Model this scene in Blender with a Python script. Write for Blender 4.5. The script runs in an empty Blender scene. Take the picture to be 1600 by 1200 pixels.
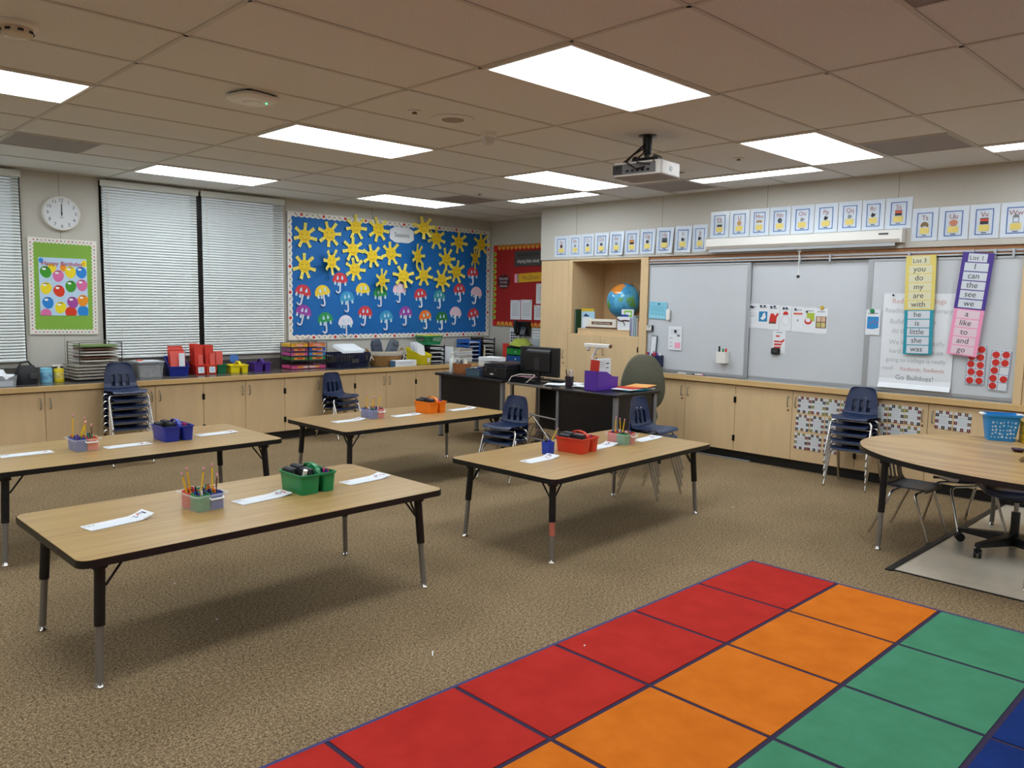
import bpy, bmesh, math, random
from mathutils import Vector, Matrix
random.seed(7)
PI = math.pi
S = bpy.context.scene
COL = S.collection

# ---------------------------------------------------------------- camera, world, exposure
cam_data = bpy.data.cameras.new('camera')
cam = bpy.data.objects.new('camera', cam_data)
COL.objects.link(cam)
S.camera = cam
cam_data.sensor_fit = 'HORIZONTAL'
cam_data.sensor_width = 36.0
cam_data.lens = 36.0 * 1243.13 / 1600.0
cam_data.clip_start = 0.05
cam_data.clip_end = 60
YAW, PITCH, ROLL = math.radians(44.4098), math.radians(5.8693), math.radians(0.9895)
_f = Vector((math.sin(YAW)*math.cos(PITCH), math.cos(YAW)*math.cos(PITCH), -math.sin(PITCH)))
_r = Vector((math.cos(YAW), -math.sin(YAW), 0))
_u = _r.cross(_f)
_r2 = _r*math.cos(ROLL) + _u*math.sin(ROLL)
_u2 = _u*math.cos(ROLL) - _r*math.sin(ROLL)
_m = Matrix((_r2, _u2, -_f)).transposed().to_4x4()
_m.translation = Vector((-1.525, -3.0687, 1.567))
cam.matrix_world = _m

world = bpy.data.worlds.new('world')
S.world = world
world.use_nodes = True
world.node_tree.nodes['Background'].inputs[0].default_value = (0.75, 0.85, 1.0, 1)
world.node_tree.nodes['Background'].inputs[1].default_value = 0.6
S.view_settings.view_transform = 'Standard'
S.view_settings.look = 'None'
S.view_settings.exposure = 0.42
S.cycles.max_bounces = 14
S.cycles.diffuse_bounces = 8
S.cycles.transparent_max_bounces = 16
S.cycles.caustics_reflective = False
S.cycles.caustics_refractive = False
S.view_settings.gamma = 1.0
S.view_settings.use_curve_mapping = False
LAMP = 9.0          # strength of the ceiling light diffusers

# ---------------------------------------------------------------- materials
def lin(c):
    if isinstance(c, str):
        c = c.lstrip('#')
        c = [int(c[i:i+2], 16)/255 for i in (0, 2, 4)]
        c = [x/12.92 if x <= 0.04045 else ((x+0.055)/1.055)**2.4 for x in c]
    return (c[0], c[1], c[2], 1.0)

MATS = {}
def mat(name, col, rough=0.5, metal=0.0, var=0.0, vscale=20.0, stretch=(1, 1, 1), bump=0.0, bscale=80.0, spec=0.5, trans=0.0, alpha=1.0, emit=0.0, col2=None, detail=3.0, vrough=0.6):
    """Principled surface; var mixes the colour towards col2 (or a darker tone) with object-space noise."""
    if name in MATS:
        return MATS[name]
    m = bpy.data.materials.new(name)
    m.use_nodes = True
    nt = m.node_tree
    b = nt.nodes['Principled BSDF']
    c = lin(col)
    b.inputs['Base Color'].default_value = c
    b.inputs['Roughness'].default_value = rough
    b.inputs['Metallic'].default_value = metal
    b.inputs['Specular IOR Level'].default_value = spec
    if trans: b.inputs['Transmission Weight'].default_value = trans
    if alpha < 1: b.inputs['Alpha'].default_value = alpha
    if emit:
        b.inputs['Emission Color'].default_value = c
        b.inputs['Emission Strength'].default_value = emit
    if var or bump:
        tc = nt.nodes.new('ShaderNodeTexCoord')
        mp = nt.nodes.new('ShaderNodeMapping')
        mp.inputs['Scale'].default_value = stretch
        nt.links.new(tc.outputs['Object'], mp.inputs['Vector'])
    if var:
        nz = nt.nodes.new('ShaderNodeTexNoise')
        nz.inputs['Scale'].default_value = vscale
        nz.inputs['Detail'].default_value = detail
        nz.inputs['Roughness'].default_value = vrough
        nt.links.new(mp.outputs[0], nz.inputs['Vector'])
        rp = nt.nodes.new('ShaderNodeValToRGB')
        c2 = lin(col2) if col2 else tuple(x*(1-var) for x in c[:3]) + (1,)
        rp.color_ramp.elements[0].position = 0.32
        rp.color_ramp.elements[0].color = c2
        rp.color_ramp.elements[1].position = 0.68
        rp.color_ramp.elements[1].color = c
        nt.links.new(nz.outputs['Fac'], rp.inputs[0])
        nt.links.new(rp.outputs[0], b.inputs['Base Color'])
    if bump:
        n2 = nt.nodes.new('ShaderNodeTexNoise')
        n2.inputs['Scale'].default_value = bscale
        n2.inputs['Detail'].default_value = 4
        nt.links.new(mp.outputs[0], n2.inputs['Vector'])
        bp = nt.nodes.new('ShaderNodeBump')
        bp.inputs['Strength'].default_value = bump
        bp.inputs['Distance'].default_value = 0.004
        nt.links.new(n2.outputs['Fac'], bp.inputs['Height'])
        nt.links.new(bp.outputs[0], b.inputs['Normal'])
    MATS[name] = m
    return m

def wood(name, ca, cb, scale=6.0, axis='x', rough=0.35, dist=3.0, cathedral=False):
    """Wood-grain laminate: stretched noise, or distorted rings for the bold cathedral grain."""
    if name in MATS:
        return MATS[name]
    m = bpy.data.materials.new(name); m.use_nodes = True
    nt = m.node_tree; b = nt.nodes['Principled BSDF']
    b.inputs['Roughness'].default_value = rough
    tc = nt.nodes.new('ShaderNodeTexCoord'); mp = nt.nodes.new('ShaderNodeMapping')
    st = {'x': (0.06, 1, 1), 'y': (1, 0.06, 1), 'z': (1, 1, 0.06)}[axis]
    if cathedral: st = tuple(0.22 if s < 1 else 1.0 for s in st)
    mp.inputs['Scale'].default_value = st
    nt.links.new(tc.outputs['Object'], mp.inputs[0])
    if cathedral:
        nz = nt.nodes.new('ShaderNodeTexWave')
        nz.wave_type = 'RINGS'; nz.rings_direction = 'SPHERICAL'
        nz.inputs['Scale'].default_value = scale
        nz.inputs['Distortion'].default_value = dist
        nz.inputs['Detail'].default_value = 3
        nz.inputs['Detail Scale'].default_value = 1.6
    else:
        nz = nt.nodes.new('ShaderNodeTexNoise')
        nz.inputs['Scale'].default_value = scale
        nz.inputs['Detail'].default_value = 6
        nz.inputs['Roughness'].default_value = 0.65
    nt.links.new(mp.outputs[0], nz.inputs['Vector'])
    rp = nt.nodes.new('ShaderNodeValToRGB')
    rp.color_ramp.elements[0].position = 0.3; rp.color_ramp.elements[0].color = lin(cb)
    rp.color_ramp.elements[1].position = 0.7; rp.color_ramp.elements[1].color = lin(ca)
    nt.links.new(nz.outputs['Fac'], rp.inputs[0])
    nt.links.new(rp.outputs[0], b.inputs['Base Color'])
    MATS[name] = m
    return m

M_paper = mat('paper', '#e0e4e8', 0.6)
M_black = mat('black plastic', '#111214', 0.4)
M_ink = mat('ink', '#1d1f26', 0.7)
M_chrome = mat('chrome', '#d8d6d2', 0.18, 1.0)
M_steel = mat('brushed steel', '#9c9a96', 0.35, 1.0)
M_alu = mat('aluminium', '#b4b8bc', 0.4, 0.6)
M_white = mat('white plastic', '#e6e4de', 0.4)
M_maple = mat('maple veneer', '#dcbe92', 0.42, var=0.10, vscale=9, stretch=(1, 1, 0.18), bump=0.0, detail=6)
M_maple_edge = wood('maple edge', '#d8b880', '#c6a06a', 30, 'x', 0.4)
M_shaded_wood = mat('shaded wood strip', '#a8764a', 0.5, var=0.2, vscale=20)  # dark header wood; the shade of its recess is put into this brown
M_kick = mat('toe kick vinyl', '#1c1b1b', 0.5)
M_red = mat('red', '#c8281e', 0.5)
M_orange = mat('orange', '#e8741a', 0.45)
M_yellow = mat('yellow', '#e9cf1c', 0.45)
M_green = mat('green', '#1f8a50', 0.4)
M_blue = mat('blue', '#1c3fa8', 0.4)
M_purple = mat('purple', '#5a2f9c', 0.4)
M_navy = mat('navy', '#1b2347', 0.45)
M_pink = mat('pink', '#f2a0bc', 0.6)
M_teal = mat('teal', '#1f93a6', 0.6)
M_sky = mat('light blue paper', '#7fc4dc', 0.6)
M_brown = mat('brown', '#6b4630', 0.6)
M_grey = mat('grey', '#85888b', 0.5)
M_dgrey = mat('dark grey', '#3a3b3d', 0.5)

# ---------------------------------------------------------------- mesh building
class MB:
    def __init__(s):
        s.v, s.f, s.mi, s.mats, s.T = [], [], [], [], None
    def m(s, mt):
        if mt not in s.mats: s.mats.append(mt)
        return s.mats.index(mt)
    def add(s, vs, fs, mt):
        n = len(s.v); k = s.m(mt)
        if s.T is not None: vs = [s.T @ Vector(p) for p in vs]
        s.v += [tuple(p) for p in vs]
        for f in fs:
            s.f.append([i+n for i in f]); s.mi.append(k)
        return s
    def box(s, x0, x1, y0, y1, z0, z1, mt):
        vs = [(x, y, z) for z in (z0, z1) for y in (y0, y1) for x in (x0, x1)]
        return s.add(vs, [(0, 2, 3, 1), (4, 5, 7, 6), (0, 1, 5, 4), (2, 6, 7, 3), (0, 4, 6, 2), (1, 3, 7, 5)], mt)
    def cbox(s, c, d, mt, R=None):
        h = [x/2 for x in d]
        vs = [Vector((x, y, z)) for z in (-h[2], h[2]) for y in (-h[1], h[1]) for x in (-h[0], h[0])]
        if R is not None: vs = [R @ p for p in vs]
        vs = [p + Vector(c) for p in vs]
        return s.add(vs, [(0, 2, 3, 1), (4, 5, 7, 6), (0, 1, 5, 4), (2, 6, 7, 3), (0, 4, 6, 2), (1, 3, 7, 5)], mt)
    def loft(s, rings, mt, caps=True, closed=False):
        """Join successive equal-length loops of points."""
        n = len(rings[0]); vs = [p for r in rings for p in r]; fs = []
        k = len(rings)
        for i in range(k if closed else k-1):
            a, b = i*n, ((i+1) % k)*n
            for j in range(n):
                fs.append((a+j, a+(j+1) % n, b+(j+1) % n, b+j))
        if caps and not closed:
            fs.append(tuple(reversed(range(n)))); fs.append(tuple(range((k-1)*n, k*n)))
        return s.add(vs, fs, mt)
    def tube(s, pts, r, mt, n=8, closed=False, r1=None):
        pts = [Vector(p) for p in pts]; rings = []; up = None; k = len(pts)
        for i, p in enumerate(pts):
            a = pts[(i-1) % k] if (i or closed) else p
            b = pts[(i+1) % k] if (i < k-1 or closed) else p
            t = (b-a).normalized()
            if up is None: up = t.orthogonal().normalized()
            up = (up - t*up.dot(t)).normalized(); sd = t.cross(up)
            rr = r if r1 is None else r + (r1-r)*i/(k-1)
            rings.append([p + (up*math.cos(q) + sd*math.sin(q))*rr for q in [2*PI*j/n for j in range(n)]])
        return s.loft(rings, mt, True, closed)
    def cyl(s, p0, p1, r, mt, n=16, r1=None):
        return s.tube([p0, p1], r, mt, n, False, r1)
    def lathe(s, prof, mt, n=24, c=(0, 0, 0)):
        rings = [[(c[0]+r*math.cos(2*PI*j/n), c[1]+r*math.sin(2*PI*j/n), c[2]+z) for j in range(n)] for r, z in prof]
        return s.loft(rings, mt)
    def plate(s, out, y0, y1, mt):
        """Outline in the x-z plane (counter-clockwise seen from -y), between the depths y0 < y1."""
        n = len(out); a = [(x, y0, z) for x, z in out]; b = [(x, y1, z) for x, z in out]
        fs = [tuple(range(n)), tuple(reversed(range(n, 2*n)))] + [(j, n+j, n+(j+1) % n, (j+1) % n) for j in range(n)]
        return s.add(a+b, fs, mt)
    def slab(s, out, z0, z1, mt):
        """Outline in the x-y plane (counter-clockwise from above), between the heights z0 < z1."""
        n = len(out); a = [(x, y, z0) for x, y in out]; b = [(x, y, z1) for x, y in out]
        fs = [tuple(reversed(range(n))), tuple(range(n, 2*n))] + [(j, (j+1) % n, n+(j+1) % n, n+j) for j in range(n)]
        return s.add(a+b, fs, mt)
    def disc(s, cx, cz, r, y0, y1, mt, n=20, sx=1.0):
        return s.plate([(cx+sx*r*math.cos(2*PI*j/n), cz+r*math.sin(2*PI*j/n)) for j in range(n)], y0, y1, mt)
    def rect(s, x0, x1, z0, z1, y0, y1, mt):
        return s.plate([(x0, z0), (x1, z0), (x1, z1), (x0, z1)], y0, y1, mt)
    def frame(s, x0, x1, z0, z1, w, y0, y1, mt):
        s.rect(x0, x1, z0, z0+w, y0, y1, mt); s.rect(x0, x1, z1-w, z1, y0, y1, mt)
        s.rect(x0, x0+w, z0+w, z1-w, y0, y1, mt); s.rect(x1-w, x1, z0+w, z1-w, y0, y1, mt)
        return s
    def text(s, txt, cx, z, size, y, mt, align='CENTER', shear=0.0, wscale=1.0):
        """Flat lettering in the x-z plane facing -y; z is the baseline."""
        vs, fs, w = glyphs(txt)
        off = {'CENTER': -w/2, 'LEFT': 0.0, 'RIGHT': -w}[align]
        s.add([(cx+(p[0]+off+p[1]*shear)*size*wscale, y, z+p[1]*size) for p in vs], fs, mt)
        return s
    def build(s, name, parent=None, smooth=0.0, bevel=0.0, segs=2):
        me = bpy.data.meshes.new(name)
        me.from_pydata(s.v, [], s.f)
        for mt in s.mats: me.materials.append(mt)
        for p, k in zip(me.polygons, s.mi): p.material_index = k
        if smooth:
            me.shade_smooth(); me.set_sharp_from_angle(angle=smooth)
        me.update()
        o = bpy.data.objects.new(name, me); COL.objects.link(o)
        if parent is not None: o.parent = parent
        if bevel:
            b = o.modifiers.new('bevel', 'BEVEL'); b.width = bevel; b.segments = segs
            b.limit_method = 'ANGLE'; b.angle_limit = 0.6
        return o

GL = {}
def glyphs(txt):
    if txt not in GL:
        cu = bpy.data.curves.new('lettering', 'FONT'); cu.body = txt; cu.size = 1.0; cu.resolution_u = 3
        ob = bpy.data.objects.new('lettering', cu)
        me = bpy.data.meshes.new_from_object(ob)
        vs = [(v.co.x, v.co.y) for v in me.vertices]; fs = [tuple(p.vertices) for p in me.polygons]
        bpy.data.objects.remove(ob); bpy.data.curves.remove(cu); bpy.data.meshes.remove(me)
        x0 = min((p[0] for p in vs), default=0); x1 = max((p[0] for p in vs), default=0)
        GL[txt] = ([(p[0]-x0, p[1]) for p in vs], fs, x1-x0)
    return GL[txt]

def tag(o, label, cat=None, group=None, kind=None):
    if label: o['label'] = label
    if cat: o['category'] = cat
    if group: o['group'] = group
    if kind: o['kind'] = kind
    return o
def thing(name, label, cat, loc=(0, 0, 0), rz=0.0, group=None):
    o = bpy.data.objects.new(name, None); COL.objects.link(o)
    o.empty_display_size = 0.05
    o.location = loc; o.rotation_euler = (0, 0, rz)
    return tag(o, label, cat, group)
def put(o, loc, rz=0.0):
    o.location = loc; o.rotation_euler = (0, 0, rz); return o
def dup(src, loc, rz, label, group=None):
    def cp(o, par):
        c = o.copy(); COL.objects.link(c); c.parent = par
        for k in list(o.children): cp(k, c)
        return c
    r = cp(src, None); r.location = loc; r.rotation_euler = (0, 0, rz); r['label'] = label
    if group: r['group'] = group
    return r
def struct(o):
    o['kind'] = 'structure'; return o
def arc(cx, cy, r, a0, a1, n):
    return [(cx+r*math.cos(a0+(a1-a0)*i/n), cy+r*math.sin(a0+(a1-a0)*i/n)) for i in range(n+1)]
def rrect(x0, x1, y0, y1, r, n=5):
    return arc(x1-r, y0+r, r, -PI/2, 0, n) + arc(x1-r, y1-r, r, 0, PI/2, n) + arc(x0+r, y1-r, r, PI/2, PI, n) + arc(x0+r, y0+r, r, PI, 1.5*PI, n)
ORD = ['first', 'second', 'third', 'fourth', 'fifth', 'sixth', 'seventh', 'eighth', 'ninth', 'tenth']
XW, YW, H, XC = 5.716, 5.60, 2.731, 6.48      # soffit face, window wall, ceiling height, corner wall
NWALL = 0.0                                    # facing of things on the window wall (look towards -y)
EWALL = -PI/2                                  # facing of things on the whiteboard side (look towards -x)
# ---------------------------------------------------------------- room shell
def carpet_material():
    m = bpy.data.materials.new('speckled carpet'); m.use_nodes = True
    nt = m.node_tree; b = nt.nodes['Principled BSDF']; b.inputs['Roughness'].default_value = 0.95
    b.inputs['Specular IOR Level'].default_value = 0.1
    tc = nt.nodes.new('ShaderNodeTexCoord')
    n1 = nt.nodes.new('ShaderNodeTexNoise'); n1.inputs['Scale'].default_value = 125; n1.inputs['Detail'].default_value = 5; n1.inputs['Roughness'].default_value = 0.85
    n3 = nt.nodes.new('ShaderNodeTexNoise'); n3.inputs['Scale'].default_value = 60; n3.inputs['Detail'].default_value = 2; nt.links.new(tc.outputs['Object'], n3.inputs['Vector'])
    n2 = nt.nodes.new('ShaderNodeTexNoise'); n2.inputs['Scale'].default_value = 2.2; n2.inputs['Detail'].default_value = 3
    for n in (n1, n2): nt.links.new(tc.outputs['Object'], n.inputs['Vector'])
    r1 = nt.nodes.new('ShaderNodeValToRGB')
    e = r1.color_ramp.elements
    e[0].position = 0.41; e[0].color = lin('#4a3b2b'); e[1].position = 0.60; e[1].color = lin('#c2ab87')
    e2 = e.new(0.5); e2.color = lin('#8a7557')
    r2 = nt.nodes.new('ShaderNodeValToRGB')
    r2.color_ramp.elements[0].position = 0.3; r2.color_ramp.elements[0].color = (0.86, 0.86, 0.86, 1)
    r2.color_ramp.elements[1].position = 0.7; r2.color_ramp.elements[1].color = (1, 1, 1, 1)
    av = nt.nodes.new('ShaderNodeMath'); av.operation = 'MULTIPLY_ADD'; av.inputs[1].default_value = .16; hf = nt.nodes.new('ShaderNodeMath'); hf.operation = 'MULTIPLY'; hf.inputs[1].default_value = .84
    nt.links.new(n1.outputs['Fac'], hf.inputs[0]); nt.links.new(n3.outputs['Fac'], av.inputs[0]); nt.links.new(hf.outputs[0], av.inputs[2])
    nt.links.new(av.outputs[0], r1.inputs[0]); nt.links.new(n2.outputs['Fac'], r2.inputs[0])
    mx = nt.nodes.new('ShaderNodeMixRGB'); mx.blend_type = 'MULTIPLY'; mx.inputs[0].default_value = 1
    nt.links.new(r1.outputs[0], mx.inputs[1]); nt.links.new(r2.outputs[0], mx.inputs[2])
    nt.links.new(mx.outputs[0], b.inputs['Base Color'])
    bp = nt.nodes.new('ShaderNodeBump'); bp.inputs['Strength'].default_value = 0.6; bp.inputs['Distance'].default_value = 0.006
    nt.links.new(n1.outputs['Fac'], bp.inputs['Height']); nt.links.new(bp.outputs[0], b.inputs['Normal'])
    return m
M_carpet = carpet_material()
M_vinyl = mat('pale vinyl tile', '#d6ccb9', 0.22, var=0.12, vscale=5)
M_wall = mat('beige wall vinyl', '#c6c3b9', 0.7, var=0.07, vscale=60, bump=0.15, bscale=300)
M_seam = mat('wall seam', '#9c947f', 0.8)
M_tile = mat('ceiling tile', '#e6e6e5', 0.9, var=0.16, vscale=130, bump=0.25, bscale=160, spec=0.1, detail=4)
M_grid = mat('ceiling grid', '#c8c4be', 0.6)
M_diff = mat('light diffuser', '#eff8ff', 0.5, emit=LAMP)
M_wframe = mat('bronze window frame', '#1b1a18', 0.4, 0.5)
M_glass = mat('window glass', '#ffffff', 0.0, trans=1.0)

X0, X1, Y0 = -5.5, 6.48, -6.2
b = MB(); b.box(X0, X1+0.2, Y0, YW+0.2, -0.08, 0.0, M_carpet); struct(b.build('floor'))
b = MB(); b.box(3.395, XW+0.07, -4.2, -1.335, 0.0, 0.003, M_vinyl); struct(b.build('floor_vinyl'))
b = MB(); b.box(3.36, XW+0.07, -1.362, -1.325, 0.0, 0.010, M_kick); b.box(3.383, 3.395, -4.2, -1.362, 0.0, 0.006, M_kick); struct(b.build('trim_1'))
b = MB(); b.box(X0, X1+0.2, Y0, YW+0.2, H, H+0.08, M_tile); struct(b.build('ceiling'))
b = MB()
for i in range(-4, 6): b.box(1.2192*i-0.011, 1.2192*i+0.011, Y0, YW, H-0.005, H, M_grid)
for k in range(-10, 10):
    y = 0.6096*k
    b.box(X0, X1 if y > 3.85 else XW, y-0.011, y+0.011, H-0.005, H, M_grid)
struct(b.build('ceiling_grid'))
b = MB(); b.box(X0-0.15, X0, Y0, YW, 0, H, M_wall); struct(b.build('wall_left'))
b = MB(); b.box(X0, X1, Y0-0.15, Y0, 0, H, M_wall); struct(b.build('wall_front'))
# window wall with two openings
b = MB()
b.box(X0, X1+0.15, YW, YW+0.14, 0, 0.92, M_wall)
b.box(X0, X1+0.15, YW, YW+0.14, 2.70, H, M_wall)
WIN = [(-1.35, 0.47), (1.155, 3.15)]
xs = [X0] + [q for w in WIN for q in w] + [X1+0.15]
for i in range(0, len(xs), 2): b.box(xs[i], xs[i+1], YW, YW+0.14, 0.92, 2.70, M_wall)
for x in (0.80, 3.19, 4.41, 5.63): b.box(x-0.0025, x+0.0025, YW-0.0015, YW, 0.9, H, M_seam)
struct(b.build('wall_back'))
for i, (xa, xb) in enumerate(WIN):
    b = MB()
    b.frame(xa, xb, 0.92, 2.70, 0.05, YW+0.02, YW+0.12, M_wframe)
    xm = 2.155 if i else -0.44
    b.rect(xm-0.035, xm+0.035, 0.97, 2.65, YW-0.02, YW+0.12, M_wframe)
    w = struct(b.build('window_%d' % (i+1)))
    b = MB(); b.rect(xa+0.05, xb-0.05, 0.97, 2.65, YW+0.065, YW+0.071, M_glass)
    b.build('pane', w)
# whiteboard side: soffit over the built-in casework, wall behind the boards, recessed corner wall
b = MB(); b.box(XW, X1, Y0, 3.85, 2.09, H, M_wall)
for y in (3.27, 2.05, 0.83, -0.39, -1.61): b.box(XW-0.0015, XW, y-0.0025, y+0.0025, 2.09, H, M_seam)
struct(b.build('wall_right'))
b = MB(); b.box(X1, X1+0.15, Y0, YW, 0, H, M_wall); struct(b.build('wall_corner'))
b = MB(); b.box(5.80, X1, -1.36, 2.21, 0.78, 2.09, M_wall); struct(b.build('wall_board'))

# ---------------------------------------------------------------- ceiling lights and fittings
def troffer(x0, x1, y0, y1, label):
    w, d = x1-x0, y1-y0
    t = thing('ceiling_light', label, 'light', ((x0+x1)/2, (y0+y1)/2, H), 0, 'fluorescent ceiling lights')
    b = MB(); a = 0.03
    for q in ((-w/2+.012, w/2-.012, -d/2+.012, -d/2+a), (-w/2+.012, w/2-.012, d/2-a, d/2-.012), (-w/2+.012, -w/2+a, -d/2+a, d/2-a), (w/2-a, w/2-.012, -d/2+a, d/2-a)):
        b.box(*q, -0.012, 0.0, M_white)
    b.build('frame', t)
    b = MB(); b.box(-w/2+a, w/2-a, -d/2+a, d/2-a, -0.007, -0.001, M_diff); b.build('diffuser', t)
LIGHTS = {(1, -1): 'long lit ceiling panel nearest the projector, largest in view', (1, 3): 'lit ceiling panel beyond the white disc shaped access point',
          (1, 7): 'lit ceiling panel closest to the pair of window blinds', (3, -1): 'lit ceiling panel beside the square vent, above the numbered sight words',
          (3, 3): 'lit ceiling panel behind the hanging projector', (3, 7): 'lit ceiling panel above the sun and umbrella board',
          (-1, 3): 'pinkish lit ceiling panel cut by the frame beside the smoke detector'}
for gx in (-3, -1, 1, 3):
    for k in (-5, -1, 3, 7):
        lb = LIGHTS.get((gx, k), 'lit ceiling panel out of view over the rear of the room')
        troffer(1.2192*gx, 1.2192*(gx+1), 0.6096*k, 0.6096*(k+1), lb)
for k, lb in ((0, 'narrow lit strip panel above the whiteboards, just right of the projector'), (4, 'narrow lit strip panel above the tall cabinet'), (-4, 'narrow lit strip panel cut by the frame beyond the square vent')):
    troffer(4.877, 5.182, 0.6096*k, 0.6096*(k+2), lb)
M_vent = mat('perforated vent metal', '#9c9088', 0.6, var=0.35, vscale=220)
def vent(x, y, label):
    t = thing('ceiling_vent', label, 'vent', (x+.3048, y+.3048, H), 0, 'square ceiling vents')
    b = MB(); b.box(-.285, .285, -.285, .285, -.006, 0, M_vent); b.build('grille', t)
    b = MB()
    for q in ((-.295, .295, -.295, -.285), (-.295, .295, .285, .295), (-.295, -.285, -.285, .285), (.285, .295, -.285, .285)): b.box(*q, -.009, 0, M_grid)
    b.build('frame', t)
vent(1.2192, -2.4384, 'dark ceiling vent cut by the top edge of the frame')
vent(0.0, 3.6576, 'dark perforated ceiling vent near the clock wall')
vent(4.2672, -1.2192, 'dark perforated ceiling vent beside the sight word lists')
vent(4.2672, 3.6576, 'dark perforated ceiling vent near the room corner')
vent(4.877, 1.2192, 'dark perforated ceiling vent behind the projector')

t = thing('smoke_detector', 'round beige smoke detector with dark slots on the ceiling', 'smoke detector', (-0.57, 1.01, H))
b = MB(); b.lathe([(0.085, 0), (0.085, -0.014), (0.07, -0.022)], M_white); b.build('base', t, 0.5)
b = MB(); b.lathe([(0.066, -0.02), (0.06, -0.05), (0.035, -0.056)], mat('detector cream', '#cdbfa6', 0.5)); b.build('sensor_head', t, 0.5)
b = MB()
for k in range(8):
    a = k*PI/4; b.cbox((0.063*math.cos(a), 0.063*math.sin(a), -0.038), (0.006, 0.022, 0.01), M_black, Matrix.Rotation(a, 3, 'Z'))
b.build('slot', t)
t = thing('wireless_access_point', 'white rounded square access point with green light on the ceiling', 'access point', (0.69, 1.37, H), 0.2)
b = MB(); o1 = rrect(-.12, .12, -.12, .12, .06); b.loft([[(x*.8, y*.8, -0.005) for x, y in o1], [(x, y, -0.016) for x, y in o1], [(x, y, -0.03) for x, y in o1], [(x*.86, y*.86, -0.045) for x, y in o1]], M_white); b.build('housing', t, 0.6)
b = MB(); b.lathe([(0.05, -0.044), (0.045, -0.05), (0.02, -0.051)], M_white); b.build('dome', t, 0.6)
b = MB(); b.lathe([(0.005, -0.044), (0.005, -0.049)], mat('green led', '#40ff90', 0.4, emit=3.0), 8, (0.06, -0.05, 0)); b.build('indicator', t)
b = MB(); b.box(-.09, .09, -.09, .09, -.006, 0, M_dgrey); b.build('mount_plate', t)
M_spk = mat('speaker grille', '#a8968a', 0.7, var=0.3, vscale=400)
def speaker(x, y, r, label):
    t = thing('ceiling_speaker', label, 'speaker', (x, y, H))
    b = MB(); b.lathe([(r, 0), (r, -0.006), (r*.55, -0.008)], M_tile, 32); b.build('rim', t, 0.5)
    b = MB(); b.lathe([(r*.55, -0.006), (r*.5, -0.010)], M_spk, 28); b.build('grille', t)
speaker(1.86, 0.97, 0.14, 'round flush ceiling speaker beside the motion sensor')
speaker(4.48, 1.03, 0.12, 'round ceiling speaker behind the projector')
t = thing('motion_sensor', 'white domed motion sensor with clear lens on the ceiling', 'sensor', (2.29, 1.10, H))
b = MB(); b.lathe([(0.055, 0), (0.055, -0.03), (0.045, -0.036)], M_white); b.build('base', t, 0.5)
b = MB(); b.lathe([(0.045, -0.034), (0.042, -0.06), (0.025, -0.078), (0.004, -0.084)], mat('frosted lens', '#c9c6c0', 0.25)); b.build('lens', t, 0.8)
def sprinkler(x, y, label):
    t = thing('sprinkler', label, 'sprinkler', (x, y, H), 0, 'fire sprinklers')
    b = MB(); b.lathe([(0.042, 0), (0.042, -0.006), (0.03, -0.009)], M_tile, 20); b.build('escutcheon', t, 0.5)
    b = MB(); b.cyl((0, 0, -0.008), (0, 0, -0.016), 0.012, M_brown, 10); b.lathe([(0.018, -0.016), (0.018, -0.018)], M_brown, 12); b.build('deflector', t)
sprinkler(1.56, 0.98, 'small round sprinkler beside the flush ceiling speaker')
sprinkler(4.24, 0.30, 'small round sprinkler on the ceiling right of the projector')
sprinkler(4.33, 3.46, 'small round sprinkler in front of the vent near the corner')

# projector on its ceiling mount
t = thing('projector', 'white ceiling projector on a black pole mount with hanging cables', 'projector', (3.09, 0.34, H), math.radians(-90+6))
b = MB(); b.lathe([(0.062, 0), (0.062, -0.006), (0.034, -0.010), (0.030, -0.115), (0.024, -0.13)], M_black, 24); b.build('ceiling_plate', t, 0.5)
b = MB(); b.cyl((0, 0, -.12), (0, 0, -.17), .018, M_black); b.cbox((0, 0, -.165), (.16, .05, .03), M_black)
for sx in (-.08, .08): b.cyl((sx, -.03, -.16), (sx, .03, -.16), .022, M_black)
for sx, sy in ((-.1, -.09), (.1, -.09), (-.1, .09), (.1, .09)): b.tube([(0, 0, -.165), (sx*.6, sy*.6, -.178), (sx, sy, -.19)], .007, M_black)
b.build('mount_bracket', t)
b = MB(); b.slab(rrect(-.19, .19, -.14, .14, .025), -.285, -.193, M_white); b.build('body', t, 0.5, 0.004)
b = MB(); b.slab(rrect(-.186, .186, -.136, .136, .025), -.29, -.286, mat('grey base', '#8d8480', .6)); b.build('base_pan', t)
b = MB(); b.rect(-.18, .15, -.275, -.205, -.1425, -.140, mat('panel grey', '#77777a', .5)); b.build('connector_panel', t)
b = MB(); b.rect(-.185, -.11, -.27, -.21, -.1435, -.1425, M_dgrey)
for i in range(5): b.rect(-.08+i*.04, -.055+i*.04, -.262, -.245, -.1440, -.1425, M_black)
b.build('vent_grille', t)
b = MB(); b.T = Matrix.Translation((.0, 0, 0)); b.cyl((.19, 0, -.24), (.193, 0, -.24), .018, mat('badge', '#a9b4b0', .4), 20); b.build('badge', t)
for pts in ([(0, -.03, -.06), (-.07, -.05, -.12), (-.12, -.08, -.17), (-.15, -.15, -.23)], [(0, -.02, -.08), (-.05, -.10, -.14), (-.06, -.17, -.2), (.02, -.175, -.25), (.07, -.145, -.235)], [(0.01, -.02, -.10), (.0, -.12, -.17), (.03, -.18, -.21), (.11, -.144, -.22)]):
    b = MB(); b.tube(pts, .006, M_black); b.build('cable', t)
b = MB(); b.tube([(.14, -.10, -.18), (.15, -.16, -.165), (.15, -.17, -.215)], .004, M_black); b.build('safety_cable', t)
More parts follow.
